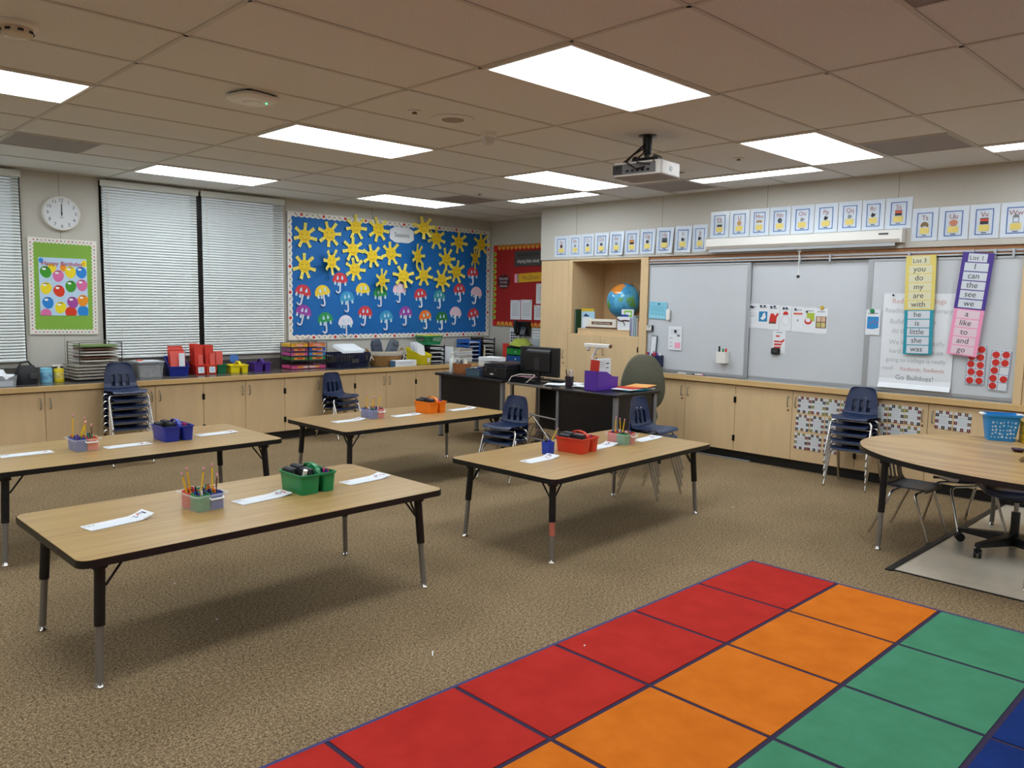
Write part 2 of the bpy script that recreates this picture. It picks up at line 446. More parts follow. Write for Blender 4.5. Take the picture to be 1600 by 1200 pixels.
# ---------------------------------------------------------------- blinds
M_slat = mat('blind slats', '#dfe4e1', 0.45)
M_cord = mat('cord', '#e9e9e4', 0.7)
def blind(x0, x1, label):
    w = x1-x0
    t = thing('window_blind', label, 'blind', (x0, YW-0.035, 0.925))
    top = 1.775
    b = MB(); b.box(0, w, -.02, .03, top-.045, top, M_slat); b.build('headrail', t, 0, 0.003)
    b = MB(); b.box(-.01, w+.01, -.034, -.022, top-.055, top+.005, M_slat); b.build('valance', t)
    b = MB()
    n = 61
    for i in range(n):
        z = .03 + (top-.09)*i/(n-1)
        a = [(-.016, z-.0132), (-.009, z-.004), (-.001, z+.005), (.005, z+.0128)]
        q = [(y+.0012, zz) for y, zz in a]
        ring = a + q[::-1]
        b.loft([[(.004, y, zz) for y, zz in ring], [(w-.004, y, zz) for y, zz in ring]], M_slat)
    b.build('slats', t, 0.5)
    b = MB(); b.box(.002, w-.002, -.02, .012, 0, .022, M_slat); b.build('bottom_rail', t, 0, 0.004)
    b = MB()
    for fx in (.17, .83): b.tube([(w*fx, -.021, .02), (w*fx, -.021, top-.04)], .0015, M_cord, 5)
    b.build('ladder_cord', t)
    b = MB(); b.tube([(.06, -.03, top-.06), (.062, -.03, top-.9)], .004, M_white, 6); b.build('wand', t)
blind(-1.33, .455, 'white slat blind over the window left of the clock, cut by the frame')
blind(1.165, 2.125, 'white slat blind on the left half of the paired window')
blind(2.175, 3.14, 'white slat blind next to the sun and umbrella board')

# ---------------------------------------------------------------- wall clock
t = thing('wall_clock', 'round white wall clock showing twelve above the birthday board', 'clock', (.807, YW-.001, 2.344))
b = MB(); R = [(.168, 0), (.168, -.03), (.158, -.045), (.148, -.04)]
b.T = Matrix.Rotation(PI/2, 4, 'X'); b.lathe([(r, -z) for r, z in R], M_white, 40); b.build('case', t, 0.6)
b = MB(); b.disc(0, 0, .149, -.0415, -.039, M_paper, 40); b.build('dial', t)
b = MB()
for i in range(1, 13):
    a = PI/2 - i*PI/6; b.text(str(i), .122*math.cos(a), .122*math.sin(a)-.013, .044, -.0422, M_ink)
for i in range(60):
    a = i*PI/30; b.cbox((.145*math.cos(a), -.0420, .143*math.sin(a)), (.006, .001, .0015), M_ink, Matrix.Rotation(-a, 3, 'Y'))
b.build('numerals', t)
b = MB(); b.rect(-.004, .004, -.02, .075, -.044, -.043, M_ink); b.build('hour_hand', t)
b = MB(); b.rect(-.0025, .0035, -.03, .095, -.046, -.045, M_ink); b.disc(0, 0, .008, -.047, -.0415, M_ink, 12); b.build('minute_hand', t)
b = MB(); b.rect(-.02, .02, -.042, -.038, -.0422, -.0416, M_grey); b.build('maker_line', t)

# ---------------------------------------------------------------- bulletin boards
M_bwhite = mat('border white', '#e8e4dc', .7)
def scallop(L, w, n, flip=1):
    """Strip along x of length L: straight outer edge at z=0, scalloped inner edge around z=w."""
    pts = [(L, 0)]
    pts = [(0, 0), (L, 0)]
    for i in range(n*6, -1, -1):
        u = i/6; pts.append((L*i/(n*6), w*(.78 + .22*abs(math.sin(PI*u)))))
    return pts
def border(t, x0, x1, z0, z1, w, y, kind, pitch=.075):
    """Scalloped paper border round a board with its small printed marks."""
    y0_ = y
    for side in range(4):
        L = (x1-x0) if side % 2 == 0 else (z1-z0)
        n = max(3, round(L/pitch)); b = MB()
        c = [(x0, z0, 0), (x1, z0, PI/2), (x1, z1, PI), (x0, z1, 1.5*PI)][side]
        ca, sa = math.cos(c[2]), math.sin(c[2])
        tr = lambda p: (c[0]+p[0]*ca-p[1]*sa, c[1]+p[0]*sa+p[1]*ca)
        if side % 2: y = y0_-.0008
        else: y = y0_
        b.plate([tr(p) for p in scallop(L, w, n)], y-.002, y, {'school': M_bwhite, 'fine': M_bwhite, 'crayon': M_red}[kind])
        for i in range(1, n-1):
            u = (i+.5)*L/n; v = w*.45
            P = lambda a, bb: tr((u+a, v+bb))
            if kind == 'school':
                k = i % 4; s = w*.3
                if k == 0: b.plate([P(s*math.cos(q*PI/4), s*math.sin(q*PI/4)) for q in range(8)], y-.004, y-.002, M_red)
                elif k == 1: b.plate([P(-s, s*.8), P(-s*.7, s), P(s, -s*.8), P(s*.7, -s)][::-1], y-.004, y-.002, M_ink)
                elif k == 2: b.plate([P(-s*.8, -s*.2), P(s*.2, -s*.6), P(s*.8, s*.3), P(-s*.1, s*.5)], y-.004, y-.002, mat('sage', '#8fae7c', .7))
                else: b.plate([P(s*.8, s*.8), P(-s*.8, -s*.5), P(-s*.5, -s*.8), P(s, s*.5)], y-.004, y-.002, M_ink)
            elif kind == 'fine':
                s = w*.11; b.plate([P(-s, -s), P(s, -s), P(s, s), P(-s, s)], y-.003, y-.002, [M_ink, M_red, M_grey][i % 3])
            else:
                s = L/n*.36
                col = [mat('crayon gold', '#d9a03a', .6), mat('crayon lime', '#9bb432', .6)][side % 2]
                b.plate([P(-s, -w*.45), P(s, -w*.45), P(s, w*.2), P(0, w*.5), P(-s, w*.2)], y-.004, y-.002, col)
                b.plate([P(-s*.4, -w*.45), P(s*.4, -w*.45), P(s*.3, -w*.2), P(-s*.3, -w*.2)], y-.0055, y-.004, mat('crayon dark', '#2c4a1c', .6))
        b.build('border', t)

t = thing('bulletin_board', 'large blue bulletin board with school print border on the window wall', 'bulletin board', (4.826, YW-.0015, 1.83))
M_bblue = mat('blue backing paper', '#0a66b0', .7, var=.05, vscale=5)
b = MB(); b.rect(-1.615, 1.615, -.755, .755, -.014, 0, M_bblue); b.build('backing', t)
border(t, -1.62, 1.62, -.76, .76, .062, -.014, 'school')
t = thing('birthday_board', 'green birthday board with white scalloped border under the clock', 'bulletin board', (.808, YW-.0015, 1.64), 0)
t.rotation_euler = (0, math.radians(.8), 0)
b = MB(); b.rect(-.298, .298, -.458, .458, -.010, 0, mat('lime paper', '#82b040', .7)); b.build('backing', t)
border(t, -.302, .302, -.462, .462, .05, -.010, 'fine', .034)

def balloon(cx, cz, r, tilt):
    pts = []
    for j in range(22):
        a = 2*PI*j/22; rr = r*(1 + .22*max(0, -math.sin(a))**3); x, z = .94*rr*math.cos(a), rr*math.sin(a)
        pts.append((cx+x*math.cos(tilt)-z*math.sin(tilt), cz+x*math.sin(tilt)+z*math.cos(tilt)))
    return pts
t = thing('birthday_poster', 'balloon poster reading Happy Birthday on the lime board', 'poster', (.808, YW-.0122, 1.64))
b = MB(); b.rect(-.212, .212, -.278, .278, -.002, 0, mat('poster sky', '#bcd6ee', .5)); b.build('sheet', t)
BC = {'g': '#3d9a26', 'p': '#dd6fa6', 'y': '#f2dc20', 'b': '#2587d8', 'r': '#dd3a1e', 'v': '#a64a9e', 'o': '#f0941e'}
BL = [('g', -.155, .145), ('p', -.045, .11), ('y', .062, .15), ('b', .158, .15), ('y', -.155, -.01), ('r', -.045, -.035), ('g', .062, .012), ('p', .162, .025),
      ('b', -.145, -.15), ('y', -.035, -.195), ('v', .072, -.145), ('o', .165, -.125)]
for i, (k, x, z) in enumerate(BL):
    b = MB(); b.plate(balloon(x, z, .052, [.3, -.1, .05, .2, -.2][i % 5]), -.0032-.0004*(i % 3), -.002, mat('balloon '+k, BC[k], .35))
    b.disc(x-.012, z+.024, .011, -.0044, -.0032, mat('balloon shine '+k, '#f4f4f4', .3), 10, 1.6)
    b.rect(x-.022, x+.022, z+.035, z+.041, -.0046, -.0034, M_ink); b.build('balloon', t)
for x, z, r, k in ((-.165, -.262, .05, 'p'), (.055, -.245, .055, 'r'), (.165, -.235, .055, 'b'), (-.19, .25, .022, 'b'), (.19, .235, .03, 'y'), (-.1, .18, .04, 'y'), (.0, .185, .03, 'o')):
    b = MB(); pts = [(max(-.211, min(.211, a)), max(-.277, min(.277, c))) for a, c in balloon(x, z, r, .1)]
    b.plate(pts, -.0027, -.002, mat('balloon '+k, BC[k], .35)); b.build('balloon', t)

b = MB(); b.text('Happy Birthday!', 0, .205, .058, -.0056, mat('title red', '#c01f3a', .5)); b.build('lettering', t)

# paper suns
M_sun = mat('sun paper', '#ecc822', .75, var=.12, vscale=25)
M_ray = mat('ray paper', '#f2e25a', .75)
SUNS = [(3.429, 2.310, 'top row, first from the blinds', 0), (3.766, 2.356, 'top row, second from the blinds', .35), (4.147, 2.469, 'overlapping the top border, left of the next tall one', .05),
        (4.484, 2.467, 'beside the Seasons cloud on its left', .2), (5.182, 2.537, 'folded, overlapping the top border right of the cloud', .3), (5.444, 2.420, 'top row, right of the folded one by the cloud', 0),
        (5.845, 2.393, 'top row, last but one before the corner', .1), (6.265, 2.388, 'touching the border at the corner end', .15), (3.423, 1.955, 'second row, first from the blinds', 0),
        (3.765, 2.023, 'second row, curled with a dark shadow', .5), (4.103, 2.191, 'second row, third from the blinds with bunched rays', .9), (4.390, 2.122, 'middle row, left of the one below the cloud', .2),
        (4.687, 2.174, 'just under the Seasons cloud to its left', .1), (5.082, 2.158, 'half folded under the cloud to its right', .25), (5.623, 2.140, 'second row, near the corner end with three low rays', .3),
        (6.086, 2.189, 'small curled one near the corner end', .45), (4.134, 1.947, 'third row, above the yellow paper umbrella', .2), (4.501, 1.817, 'lowest one, above the green paper umbrella', .2),
        (4.864, 1.886, 'third row, above the pale pink umbrella in the middle', .6), (5.221, 1.908, 'third row, wide open, above the red umbrella', .1), (5.538, 1.854, 'third row, above the teal umbrella near the corner', .5),
        (5.808, 1.979, 'third row, above the red umbrella near the corner', .8)]
CURL = {4: .55, 9: .65, 13: .6, 15: .6, 17: .55, 18: .8}
def paper_sun(x, z, pos, ph, i):
    sx = CURL.get(i, 1.0); r = .080*(.95+.1*random.random())
    t = thing('paper_sun', 'yellow paper sun, ' + pos, 'paper sun', (x, YW-.021-.0035*(i % 4)-.014*(i in (15, 20))-.165*math.sin(abs((1-sx)*.9)), z), 0, 'paper suns on the blue board')
    t.rotation_euler = (0, 0, (1-sx)*.9*(1 if i % 2 else -1))
    b = MB(); b.disc(0, 0, r, -.004, -.002, M_sun, 24, 1.0); b.build('disc', t)
    b = MB()
    for ex in (-.032, .032): b.disc(ex, .02, .006, -.0055, -.004, M_brown, 8)
    b.tube([(-.035, -.005, -.025), (-.018, -.005, -.042), (.018, -.005, -.042), (.035, -.005, -.025)], .002, M_brown, 5)
    b.build('drawn_face', t)
    n = 7
    for k in range(n):
        a = ph + PI/2 + 2*PI*k/n + random.uniform(-.12, .12); L = random.uniform(.070, .086); w = .021
        ca, sa = math.cos(a), math.sin(a); b = MB(); lift = -random.uniform(.004, .02)
        q = [(r*.86, -w*.8), (r+L, -w), (r+L, w), (r*.86, w*.8)]
        P = [(u*ca-v*sa, (-.0015 if u < r else lift), u*sa+v*ca) for u, v in q]
        b.loft([P, [(p[0], p[1]+.0012, p[2]) for p in P]], M_ray)
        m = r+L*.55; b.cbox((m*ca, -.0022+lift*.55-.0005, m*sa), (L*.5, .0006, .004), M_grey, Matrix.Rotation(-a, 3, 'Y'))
        b.build('ray', t)
for i, s in enumerate(SUNS): paper_sun(*s, i)

UC = {'red': '#d23a44', 'yellow': '#f0cf3a', 'blue': '#3a9ac8', 'green': '#2f9a58', 'pink': '#f4ccd8', 'purple': '#9a44a6', 'white': '#ece6f0', 'orange': '#ee7a2a', 'teal': '#3e9eae', 'dark green': '#1f7e44'}
UMB = [(3.400, 1.629, 'red', 'tilted, nearest the blinds in the upper row', -.25), (3.672, 1.630, 'yellow', 'beside the red tilted one nearest the blinds', .2), (3.917, 1.790, 'red', 'higher than the others near the blinds', -.05),
       (4.020, 1.560, 'blue', 'left of the second yellow one', .1), (4.254, 1.673, 'yellow', 'without handle under the third row of suns', 0), (4.522, 1.629, 'green', 'under the lowest sun', .05),
       (4.828, 1.685, 'pink', 'pale, in the middle under a curled sun', 0), (5.179, 1.625, 'red', 'right of the pale pink one in the middle', .15), (5.510, 1.611, 'teal', 'in the upper row near the corner end', .05),
       (5.873, 1.708, 'red', 'right of the teal one, in the upper row', .1), (6.120, 1.950, 'red', 'highest of all, near the corner', 0), (6.191, 1.674, 'pink', 'last in the upper row at the corner end', -.2),
       (3.404, 1.387, 'purple', 'first in the bottom row by the blinds', -.25), (3.707, 1.299, 'green', 'second in the bottom row, straight handle', .1), (3.998, 1.262, 'white', 'lowest, overlapping the bottom border', .05),
       (4.288, 1.380, 'red', 'wide, in the bottom row right of the white one', -.1), (4.617, 1.324, 'blue', 'in the bottom row right of a wide red one', .05), (4.930, 1.381, 'purple', 'in the bottom row at the middle', 0),
       (5.265, 1.333, 'orange', 'only orange one, in the bottom row', .15), (5.554, 1.312, 'dark green', 'narrow, in the bottom row right of the orange one', 0), (5.803, 1.383, 'pink', 'pale, in the bottom row near the corner', -.1),
       (6.143, 1.363, 'red', 'last in the bottom row at the corner end', .2)]
M_handle = mat('handle paper', '#dfe2ee', .7); M_drop = mat('raindrop paper', '#bcdcea', .7)
for i, (x, z, c, pos, tilt) in enumerate(UMB):
    t = thing('paper_umbrella', c + ' paper umbrella with raindrops, ' + pos, 'paper umbrella', (x, YW-.018, z), 0, 'paper umbrellas on the blue board')
    t.rotation_euler = (0, -tilt, 0)
    b = MB(); r = .107
    out = arc(0, 0, r, 0, PI, 16) + [(-r+ r*2*k/12, -.012+(-.012 if k % 4 in (1, 2, 3) else 0)) for k in range(1, 12)]
    b.plate(out, -.003, -.001, mat('umbrella '+c, UC[c], .75, var=.1, vscale=30)); b.build('canopy', t)
    if i != 4:
        b = MB(); hk = [(0, -.0095, -.01), (0, -.0095, -.115)] + [(-.026+.026*math.cos(a), -.0095, -.12+.026*math.sin(a)) for a in (0, -.8, -1.57, -2.3, -3.0)]
        b.tube(hk, .0105, M_handle, 6); b.build('handle', t)
    for k in range(5):
        dx, dz = [(-.06, .025), (0, .045), (.055, .025), (-.035, -.035), (.05, -.035)][k]
        dx, dz = [(-.075, -.035), (-.025, -.045), (.075, -.035), (-.03, .03), (.035, .035)][k]
        dx += random.uniform(-.008, .008); b = MB()
        b.plate([(dx+.0155*math.cos(q)*(1 if math.sin(q) < .2 else .75), dz+.016*math.sin(q)*(1.0 if math.sin(q) < 0 else 2.3)) for q in [2*PI*j/12 for j in range(12)]], -.006, -.0045, M_drop); b.build('raindrop', t)
t = thing('cloud_sign', 'white cloud sign reading Seasons on the blue board', 'sign', (4.865, YW-.018, 2.425))
pts = []
for j in range(48):
    a = 2*PI*j/48; k = 1+.07*abs(math.sin(4*a)); pts.append((.19*k*math.copysign(abs(math.cos(a))**.7, math.cos(a)), .10*k*math.copysign(abs(math.sin(a))**.7, math.sin(a))))
b = MB(); b.plate(pts, -.004, -.002, M_paper); b.build('cloud', t)
b = MB(); b.text('Seasons', 0, -.03, .085, -.0045, M_dgrey, wscale=.9); b.build('lettering', t)

# ---------------------------------------------------------------- low cabinets under the windows
CY = 4.94                                    # door faces
def door(t, x0, x1, z0, z1, y, handle_x, hinge_x, hz=.585, lock=None, mt=None):
    b = MB(); b.box(x0+.002, x1-.002, y, y+.019, z0, z1, mt or M_maple); d = b.build('door', t, 0, .0015, 1)
    if handle_x is not None:
        b = MB(); b.tube([(handle_x, y, hz+.048), (handle_x, y-.022, hz+.046), (handle_x, y-.028, hz+.03), (handle_x, y-.028, hz-.03), (handle_x, y-.022, hz-.046), (handle_x, y, hz-.048)], .0045, M_steel, 8); b.build('handle', d, 0.8)
    if hinge_x is not None:
        for z in (z0+.13, z1-.14):
            b = MB(); hs = (.0005, .013) if hinge_x < (x0+x1)/2 else (-.013, -.0005); b.box(hinge_x+hs[0], hinge_x+hs[1], y-.008, y+.002, z-.03, z+.03, M_wframe); b.build('hinge', d)
    if lock is not None:
        b = MB(); b.cyl((lock[0], y-.006, lock[1]), (lock[0], y, lock[1]), .009, M_brown, 14); b.build('lock', d)
    return d
def base_cabinet(name, loc, rz, w, top, depth, label, group, splits=None, lock=False, hz=None):
    """Floor unit, local x along its front from 0 to w, doors facing -y at y=0."""
    t = thing(name, label, 'cabinet', loc, rz, group)
    b = MB(); b.box(.0006, w-.0006, .020, depth, .105, top, M_maple); b.box(.0006, w-.0006, .07, depth, 0, .105, M_kick); b.build('carcass', t)
    m = splits or w/2; hz = hz or top-.13
    door(t, 0, m, .10, top-.012, 0, m-.040, 0, hz, (m-.040, hz-.085) if lock else None); door(t, m, w, .10, top-.012, 0, m+.040, w, hz)
    return t
BND = [-1.94, -.985, -.045, .930, 1.888, 2.801, 3.712, 4.616, 5.53]
CL = ['beside the tissue tub, half out of the frame', 'two door maple cabinet below the tissue tub and the cans', 'two door maple cabinet behind the six chair stack', 'two door maple cabinet below the red folder bins', 'two door maple cabinet behind the three chair stack by the window',
      'two door maple cabinet below the wicker basket', 'two door maple cabinet beside the black desk, below the yellow bin']
for i in range(8):
    lb = ['two door maple cabinet beyond the frame at the window end', 'two door maple cabinet at the frame edge, before the tissue tub', 'two door maple cabinet below the tissue tub and the cans', 'two door maple cabinet behind the tall chair stack by the windows',
          'two door maple cabinet below the red folder bins', 'two door maple cabinet behind the short chair stack by the windows', 'two door maple cabinet below the wicker basket', 'two door maple cabinet ending behind the black desk'][i]
    base_cabinet('base_cabinet', (BND[i], CY, 0), 0, BND[i+1]-BND[i], .70, .64, lb, 'maple cabinets under the windows', hz=.585)
M_lam = mat('grey stone laminate', '#5d5853', .22, var=.35, vscale=35, detail=6)
t = thing('worktop', 'long grey stone pattern worktop with maple front edge under the windows', 'worktop', (0, 0, 0))
b = MB(); b.box(-1.94, X1-.001, 4.925, YW-.001, .702, .746, M_lam); b.build('top', t)
b = MB(); b.box(-1.94, X1-.001, 4.905, 4.925, .698, .747, M_maple_edge); b.build('edge_strip', t, 0, .003)
b = MB(); b.box(-1.94, X1-.001, YW-.02, YW-.001, .746, .865, M_lam); b.build('backsplash', t)
# ---------------------------------------------------------------- casework on the whiteboard side (local x runs towards -y of the room)
def E(y, z, x=XW): return (x, y, z)
# tall narrow cupboard and the cabinet with the open niche
t = thing('tall_cupboard', 'tall maple cupboard with one door at the end by the phone', 'cabinet', E(3.835, 0), EWALL, 'tall maple casework')
b = MB(); b.box(0, .459, .02, .76, .10, 2.085, M_maple); b.box(0, .459, .08, .76, 0, .10, M_kick); b.build('carcass', t)
door(t, 0, .458, .10, 2.08, 0, .40, None, .95, (.40, .84))
t = thing('niche_cabinet', 'tall maple cabinet with an open niche holding the globe', 'cabinet', E(3.375, 0), EWALL, 'tall maple casework')
W = 3.375-2.212
b = MB(); b.box(0, W, .02, .76, .10, 1.205, M_maple); b.box(0, W, .08, .76, 0, .10, M_kick); b.build('carcass', t)
b = MB(); b.box(0, .055, 0, .76, 1.205, 2.085, M_maple); b.box(W-.10, W, 0, .76, 1.205, 2.085, M_maple); b.box(.055, W-.10, 0, .76, 2.065, 2.085, M_maple); b.box(.055, W-.10, .62, .76, 1.205, 2.065, M_maple); b.build('niche_shell', t)
b = MB(); b.box(W-.10, W, 0, .02, .10, 1.205, M_maple); b.build('stile', t)
door(t, 0, .517, .10, 1.20, 0, .465, None, 1.02, (.465, .93)); door(t, .517, W-.10, .10, 1.20, 0, .57, W-.10, 1.02)
# base cabinets and ledge below the boards
YB = [2.212, 1.079, -.152, -1.382, -2.6]
LB = ['two door maple cabinet below the whiteboards, behind the grey task chair', 'two door maple cabinet below the middle whiteboard with name cards on one door', 'two door maple cabinet behind the five chair stack, covered in name cards', 'two door maple cabinet beyond the kidney table with a pair of name cards']
for i in range(4):
    w = YB[i]-YB[i+1]
    base_cabinet('base_cabinet', E(YB[i], 0), EWALL, w, .775, .70, LB[i], 'maple cabinets below the whiteboards', lock=True, hz=.66, splits=[.54, .612, .598, .6][i])
t = thing('ledge', 'maple ledge running under the whiteboards', 'ledge', E(2.212, .777), EWALL)
b = MB(); b.box(.0015, 2.212+2.6, -.032, .084, 0, .052, M_maple_edge); b.build('ledge_board', t, 0, .003)
b = MB(); b.box(.0015, 3.573, .030, .084, .052, .068, M_alu); b.box(.0015, 3.573, .0, .030, .052, .058, M_alu); b.build('pen_tray', t)
t = thing('board_trim', 'maple post and dark wood strip with painted-in shade framing the whiteboards', 'trim', E(2.2105, .8295), EWALL)
b = MB(); b.box(3.575, 3.635, -.012, .084, 0, 1.261, M_maple); b.build('post', t, 0, .002)
b = MB(); b.box(0, 3.575, .02, .084, 1.185, 1.261, M_shaded_wood); b.build('header_strip', t)
# open shelf beyond the post
t = thing('open_shelf', 'open maple shelf bay beyond the whiteboard post', 'shelf', E(-1.427, .8295), EWALL)
b = MB(); b.box(0, 1.1, .55, .58, 0, 1.261, M_maple); b.box(0, .02, 0, .55, 0, 1.261, M_maple); b.box(1.08, 1.1, 0, .55, 0, 1.261, M_maple); b.build('bay', t)
t = thing('monitor', 'black screen standing in the open shelf bay, cut by the frame', 'screen', E(-1.62, .8295, XW+.25), EWALL)
b = MB(); b.box(-.11, .5, -.03, .03, .06, .42, M_black); b.build('screen', t, 0, .006)
b = MB(); b.box(.1, .3, -.08, .08, 0, .012, M_black); b.box(.17, .23, -.01, .03, .012, .1, M_black); b.build('stand', t)

M_wb = mat('whiteboard enamel', '#c9ced3', .22, var=.04, vscale=2.5)
def whiteboard(y0, y1, x, label, stile):
    w = y0-y1
    t = thing('whiteboard', label, 'whiteboard', E(y0, .846, x), EWALL, 'sliding whiteboards')
    b = MB(); b.rect(0, w, 0, 1.155, 0, .018, M_wb); b.build('surface', t)
    b = MB(); b.rect(0, w, -.0, .028, -.006, .0, M_alu); b.rect(0, w, 1.135, 1.155, -.006, .0, M_alu)
    for s in stile: b.rect(s[0], s[1], .028, 1.135, -.006, 0, M_alu)
    b.build('frame', t, 0, .001)
whiteboard(2.205, .985, XW+.022, 'sliding whiteboard nearest the globe cabinet, with a blue sheet', [(0, .008), (1.19, 1.22)])
whiteboard(.985, -.165, XW+.055, 'recessed whiteboard in the middle, with a row of small pictures', [])
whiteboard(-.165, -1.362, XW+.022, 'whiteboard behind the sight word lists and chart paper', [(0, .045)])
t = thing('map_rail', 'aluminium rail with hook clips above the whiteboards', 'rail', E(2.205, 2.012, XW+.015), EWALL)
b = MB(); b.rect(0, 3.565, 0, .012, -.012, .004, M_alu); b.rect(0, 3.565, .026, .044, -.004, .004, M_alu); b.build('rail', t, 0, .001)
for y in (.47, .18, -.51, -1.0, -1.16, -1.29):
    b = MB(); s = 2.205-y; b.rect(s-.009, s+.009, -.02, .045, -.018, -.012, M_alu); b.rect(s-.006, s+.006, -.03, -.012, -.026, -.018, M_alu); b.build('hook_clip', t)

# projection screen case
t = thing('projection_screen', 'white rolled projection screen case above the whiteboards', 'screen', E(1.445, 2.135), EWALL)
b = MB(); b.loft([[(0, -.085, .03), (0, -.08, .105), (0, -.004, .115), (0, -.002, 0), (0, -.06, .0)], [(1.9, -.085, .03), (1.9, -.08, .105), (1.9, -.004, .115), (1.9, -.002, 0), (1.9, -.06, .0)]], M_white); b.build('case', t)
b = MB(); b.box(.02, 1.85, -.055, -.02, -.028, 0.004, M_alu); b.build('bottom_bar', t)
for x in (-.016, 1.9):
    b = MB(); b.box(x, x+.016, -.088, -.001, -.004, .118, M_white); b.build('end_cap', t, 0, .003)
b = MB(); b.rect(1.72, 1.80, .068, .082, -.086, -.0835, M_dgrey); b.build('nameplate', t)
b = MB(); b.tube([(.985, -.04, -.028), (.965, -.04, -.05), (1.0, -.04, -.05), (.985, -.04, -.028)], .003, M_cord, 5); b.tube([(.985, -.04, -.05), (.985, -.038, -.27)], .0035, M_cord, 5); b.build('pull_cord', t)
b = MB(); b.lathe([(.002, .012), (.014, .006), (.016, -.008), (.006, -.018)], M_black, 14, (.985, -.038, -.278)); b.build('pull_knob', t, .8)

# ---------------------------------------------------------------- alphabet cards
M_lam2 = mat('laminated card', '#d5dfea', .18)
M_cb = mat('card border blue', '#2d6db4', .4)
M_note = mat('card note', '#e3cf72', .5)
def card_picture(b, L, y):
    dark = mat('photo dark', '#1d1a1c', .4)
    if L in 'FHKSV':
        b.rect(-.028, .028, .0, .045, y-.0008, y, dark)
        b.rect(-.028, .028, .02, .04, y-.0012, y-.0008, {'S': mat('sunset', '#d8542a', .4), 'V': mat('lava', '#c8402a', .4), 'F': mat('flame', '#c9822e', .4), 'H': mat('slate', '#3c4c58', .4), 'K': mat('key grey', '#cfcfcf', .4)}[L])
    elif L in 'ALNU':
        c = {'A': '#5a1620', 'L': '#c69458', 'N': '#3c4a5c', 'U': '#c87a5a'}[L]
        b.disc(0, .022, .024, y-.0008, y, mat('pic '+L, c, .4), 14, 1.25 if L == 'U' else .9)
    elif L == 'T':
        b.plate(arc(0, .01, .03, 0, PI, 10), y-.0008, y, mat('tortoise', '#7a6030', .5)); b.rect(-.026, -.016, 0, .01, y-.0008, y, M_brown); b.rect(.016, .026, 0, .01, y-.0008, y, M_brown)
    elif L == 'W':
        b.frame(-.02, .02, 0, .04, .004, y-.0008, y, M_grey); b.plate(arc(0, .04, .02, 0, PI, 8), y-.0008, y, M_grey)
    elif L == 'M':
        for k in range(6): b.disc(-.024+.0095*k, .022+.008*(k % 2), .009, y-.0008-.0002*k, y, mat('coins %d' % (k % 3), ['#b08a4a', '#8e6a50', '#c4a878'][k % 3], .5), 10)
    else:
        b.plate([(-.018, .006), (-.004, .0), (.016, .012), (.02, .03), (.006, .026), (-.006, .040), (-.016, .022)], y-.0008, y, [dark, mat('feather grey', '#8b8f92', .5)][L in 'BEOPQ' and L not in 'P'])
NAMES = {'A': 'dark red', 'B': 'pale', 'C': 'small black', 'D': 'grey', 'E': 'faint', 'F': 'dark square', 'G': 'slender', 'H': 'dark slate', 'I': 'black', 'J': 'thin black', 'K': 'black square', 'L': 'tan round', 'M': 'coin', 'N': 'grey round', 'O': 'faint grey', 'P': 'dark', 'Q': 'small grey', 'R': 'dark slim', 'S': 'sunset', 'T': 'tortoise', 'U': 'red brown', 'V': 'fiery', 'W': 'grey window'}
def alphabet_card(L, y, z, w, h, tilt=0.0, curl=0.0):
    lo = L.lower()
    if L in 'L': lo = 'l'
    t = thing('alphabet_card', 'laminated alphabet card %s%s with a %s picture above the boards' % (L, L.lower(), NAMES[L]), 'alphabet card', E(y, z, XW-.003), EWALL, 'alphabet cards above the whiteboards')
    t.rotation_euler = (0, tilt, EWALL)
    b = MB(); n = 6
    R0 = [[(-w/2 + w*i/n, -(curl*(i/n)**3) - e, 0) for i in range(n+1)] for e in (0, .001)]
    b.add([p for p in R0[0]] + [(x, y_, h) for x, y_, _ in [(q[0], q[1]*.3, 0) for q in R0[0]]], [(i, i+1, n+2+i, n+1+i) for i in range(n)], M_lam2)
    b.add([(x, y_+.001, z_) for x, y_, z_ in R0[0]] + [(q[0], q[1]*.3+.001, h) for q in R0[0]], [(i+1, i, n+1+i, n+2+i) for i in range(n)], M_lam2)
    b.build('card', t)
    s = w/.215; iw, y0 = w*.30, -.0022-curl*.35
    b = MB(); b.frame(-iw, iw, h*.11, h*.86, .0065*s, y0-.0006, y0, M_cb); b.build('printed_border', t)
    b = MB(); b.text(L+lo, 0, h*.63, h*.21, y0-.0008, mat('letter ink', '#a06a66', .5)); b.build('letter', t)
    b = MB(); b.T = Matrix.Translation((0, 0, h*.42)) @ Matrix.Scale(h/.255, 4); card_picture(b, L, y0); b.build('picture', t)
    b = MB(); b.rect(-iw*.58, iw*.58, h*.22, h*.40, y0-.0008, y0-.0002, M_note); b.rect(-iw*.3, iw*.3, h*.16, h*.18, y0-.0008, y0-.0002, M_ink); b.build('note', t)
e1 = [3.624, 3.385, 3.183, 2.988, 2.770, 2.550, 2.338, 2.124, 1.885, 1.663, 1.472]
for i, L in enumerate('ABCDEFGHIJ'):
    alphabet_card(L, (e1[i]+e1[i+1])/2, 2.122, (e1[i]-e1[i+1])-.006, .252 + .003*i, [0, 0, 0, .02, .03, 0, .02, .03, .03, 0][i], [0, 0, .012, .02, .03, .01, .02, .04, .03, .01][i])
e2 = [1.451, 1.233, 1.006, .798, .579, .349, .126, -.088, -.287, -.515]
for i, L in enumerate('KLMNOPQRS'): alphabet_card(L, (e2[i]+e2[i+1])/2, 2.256, (e2[i]-e2[i+1])-.006, .262, 0, .006)
e3 = [-.512, -.725, -.957, -1.178, -1.40]
for i, L in enumerate('TUVW'): alphabet_card(L, (e3[i]+e3[i+1])/2, 2.142, (e3[i]-e3[i+1])-.006, .272, 0, .006)

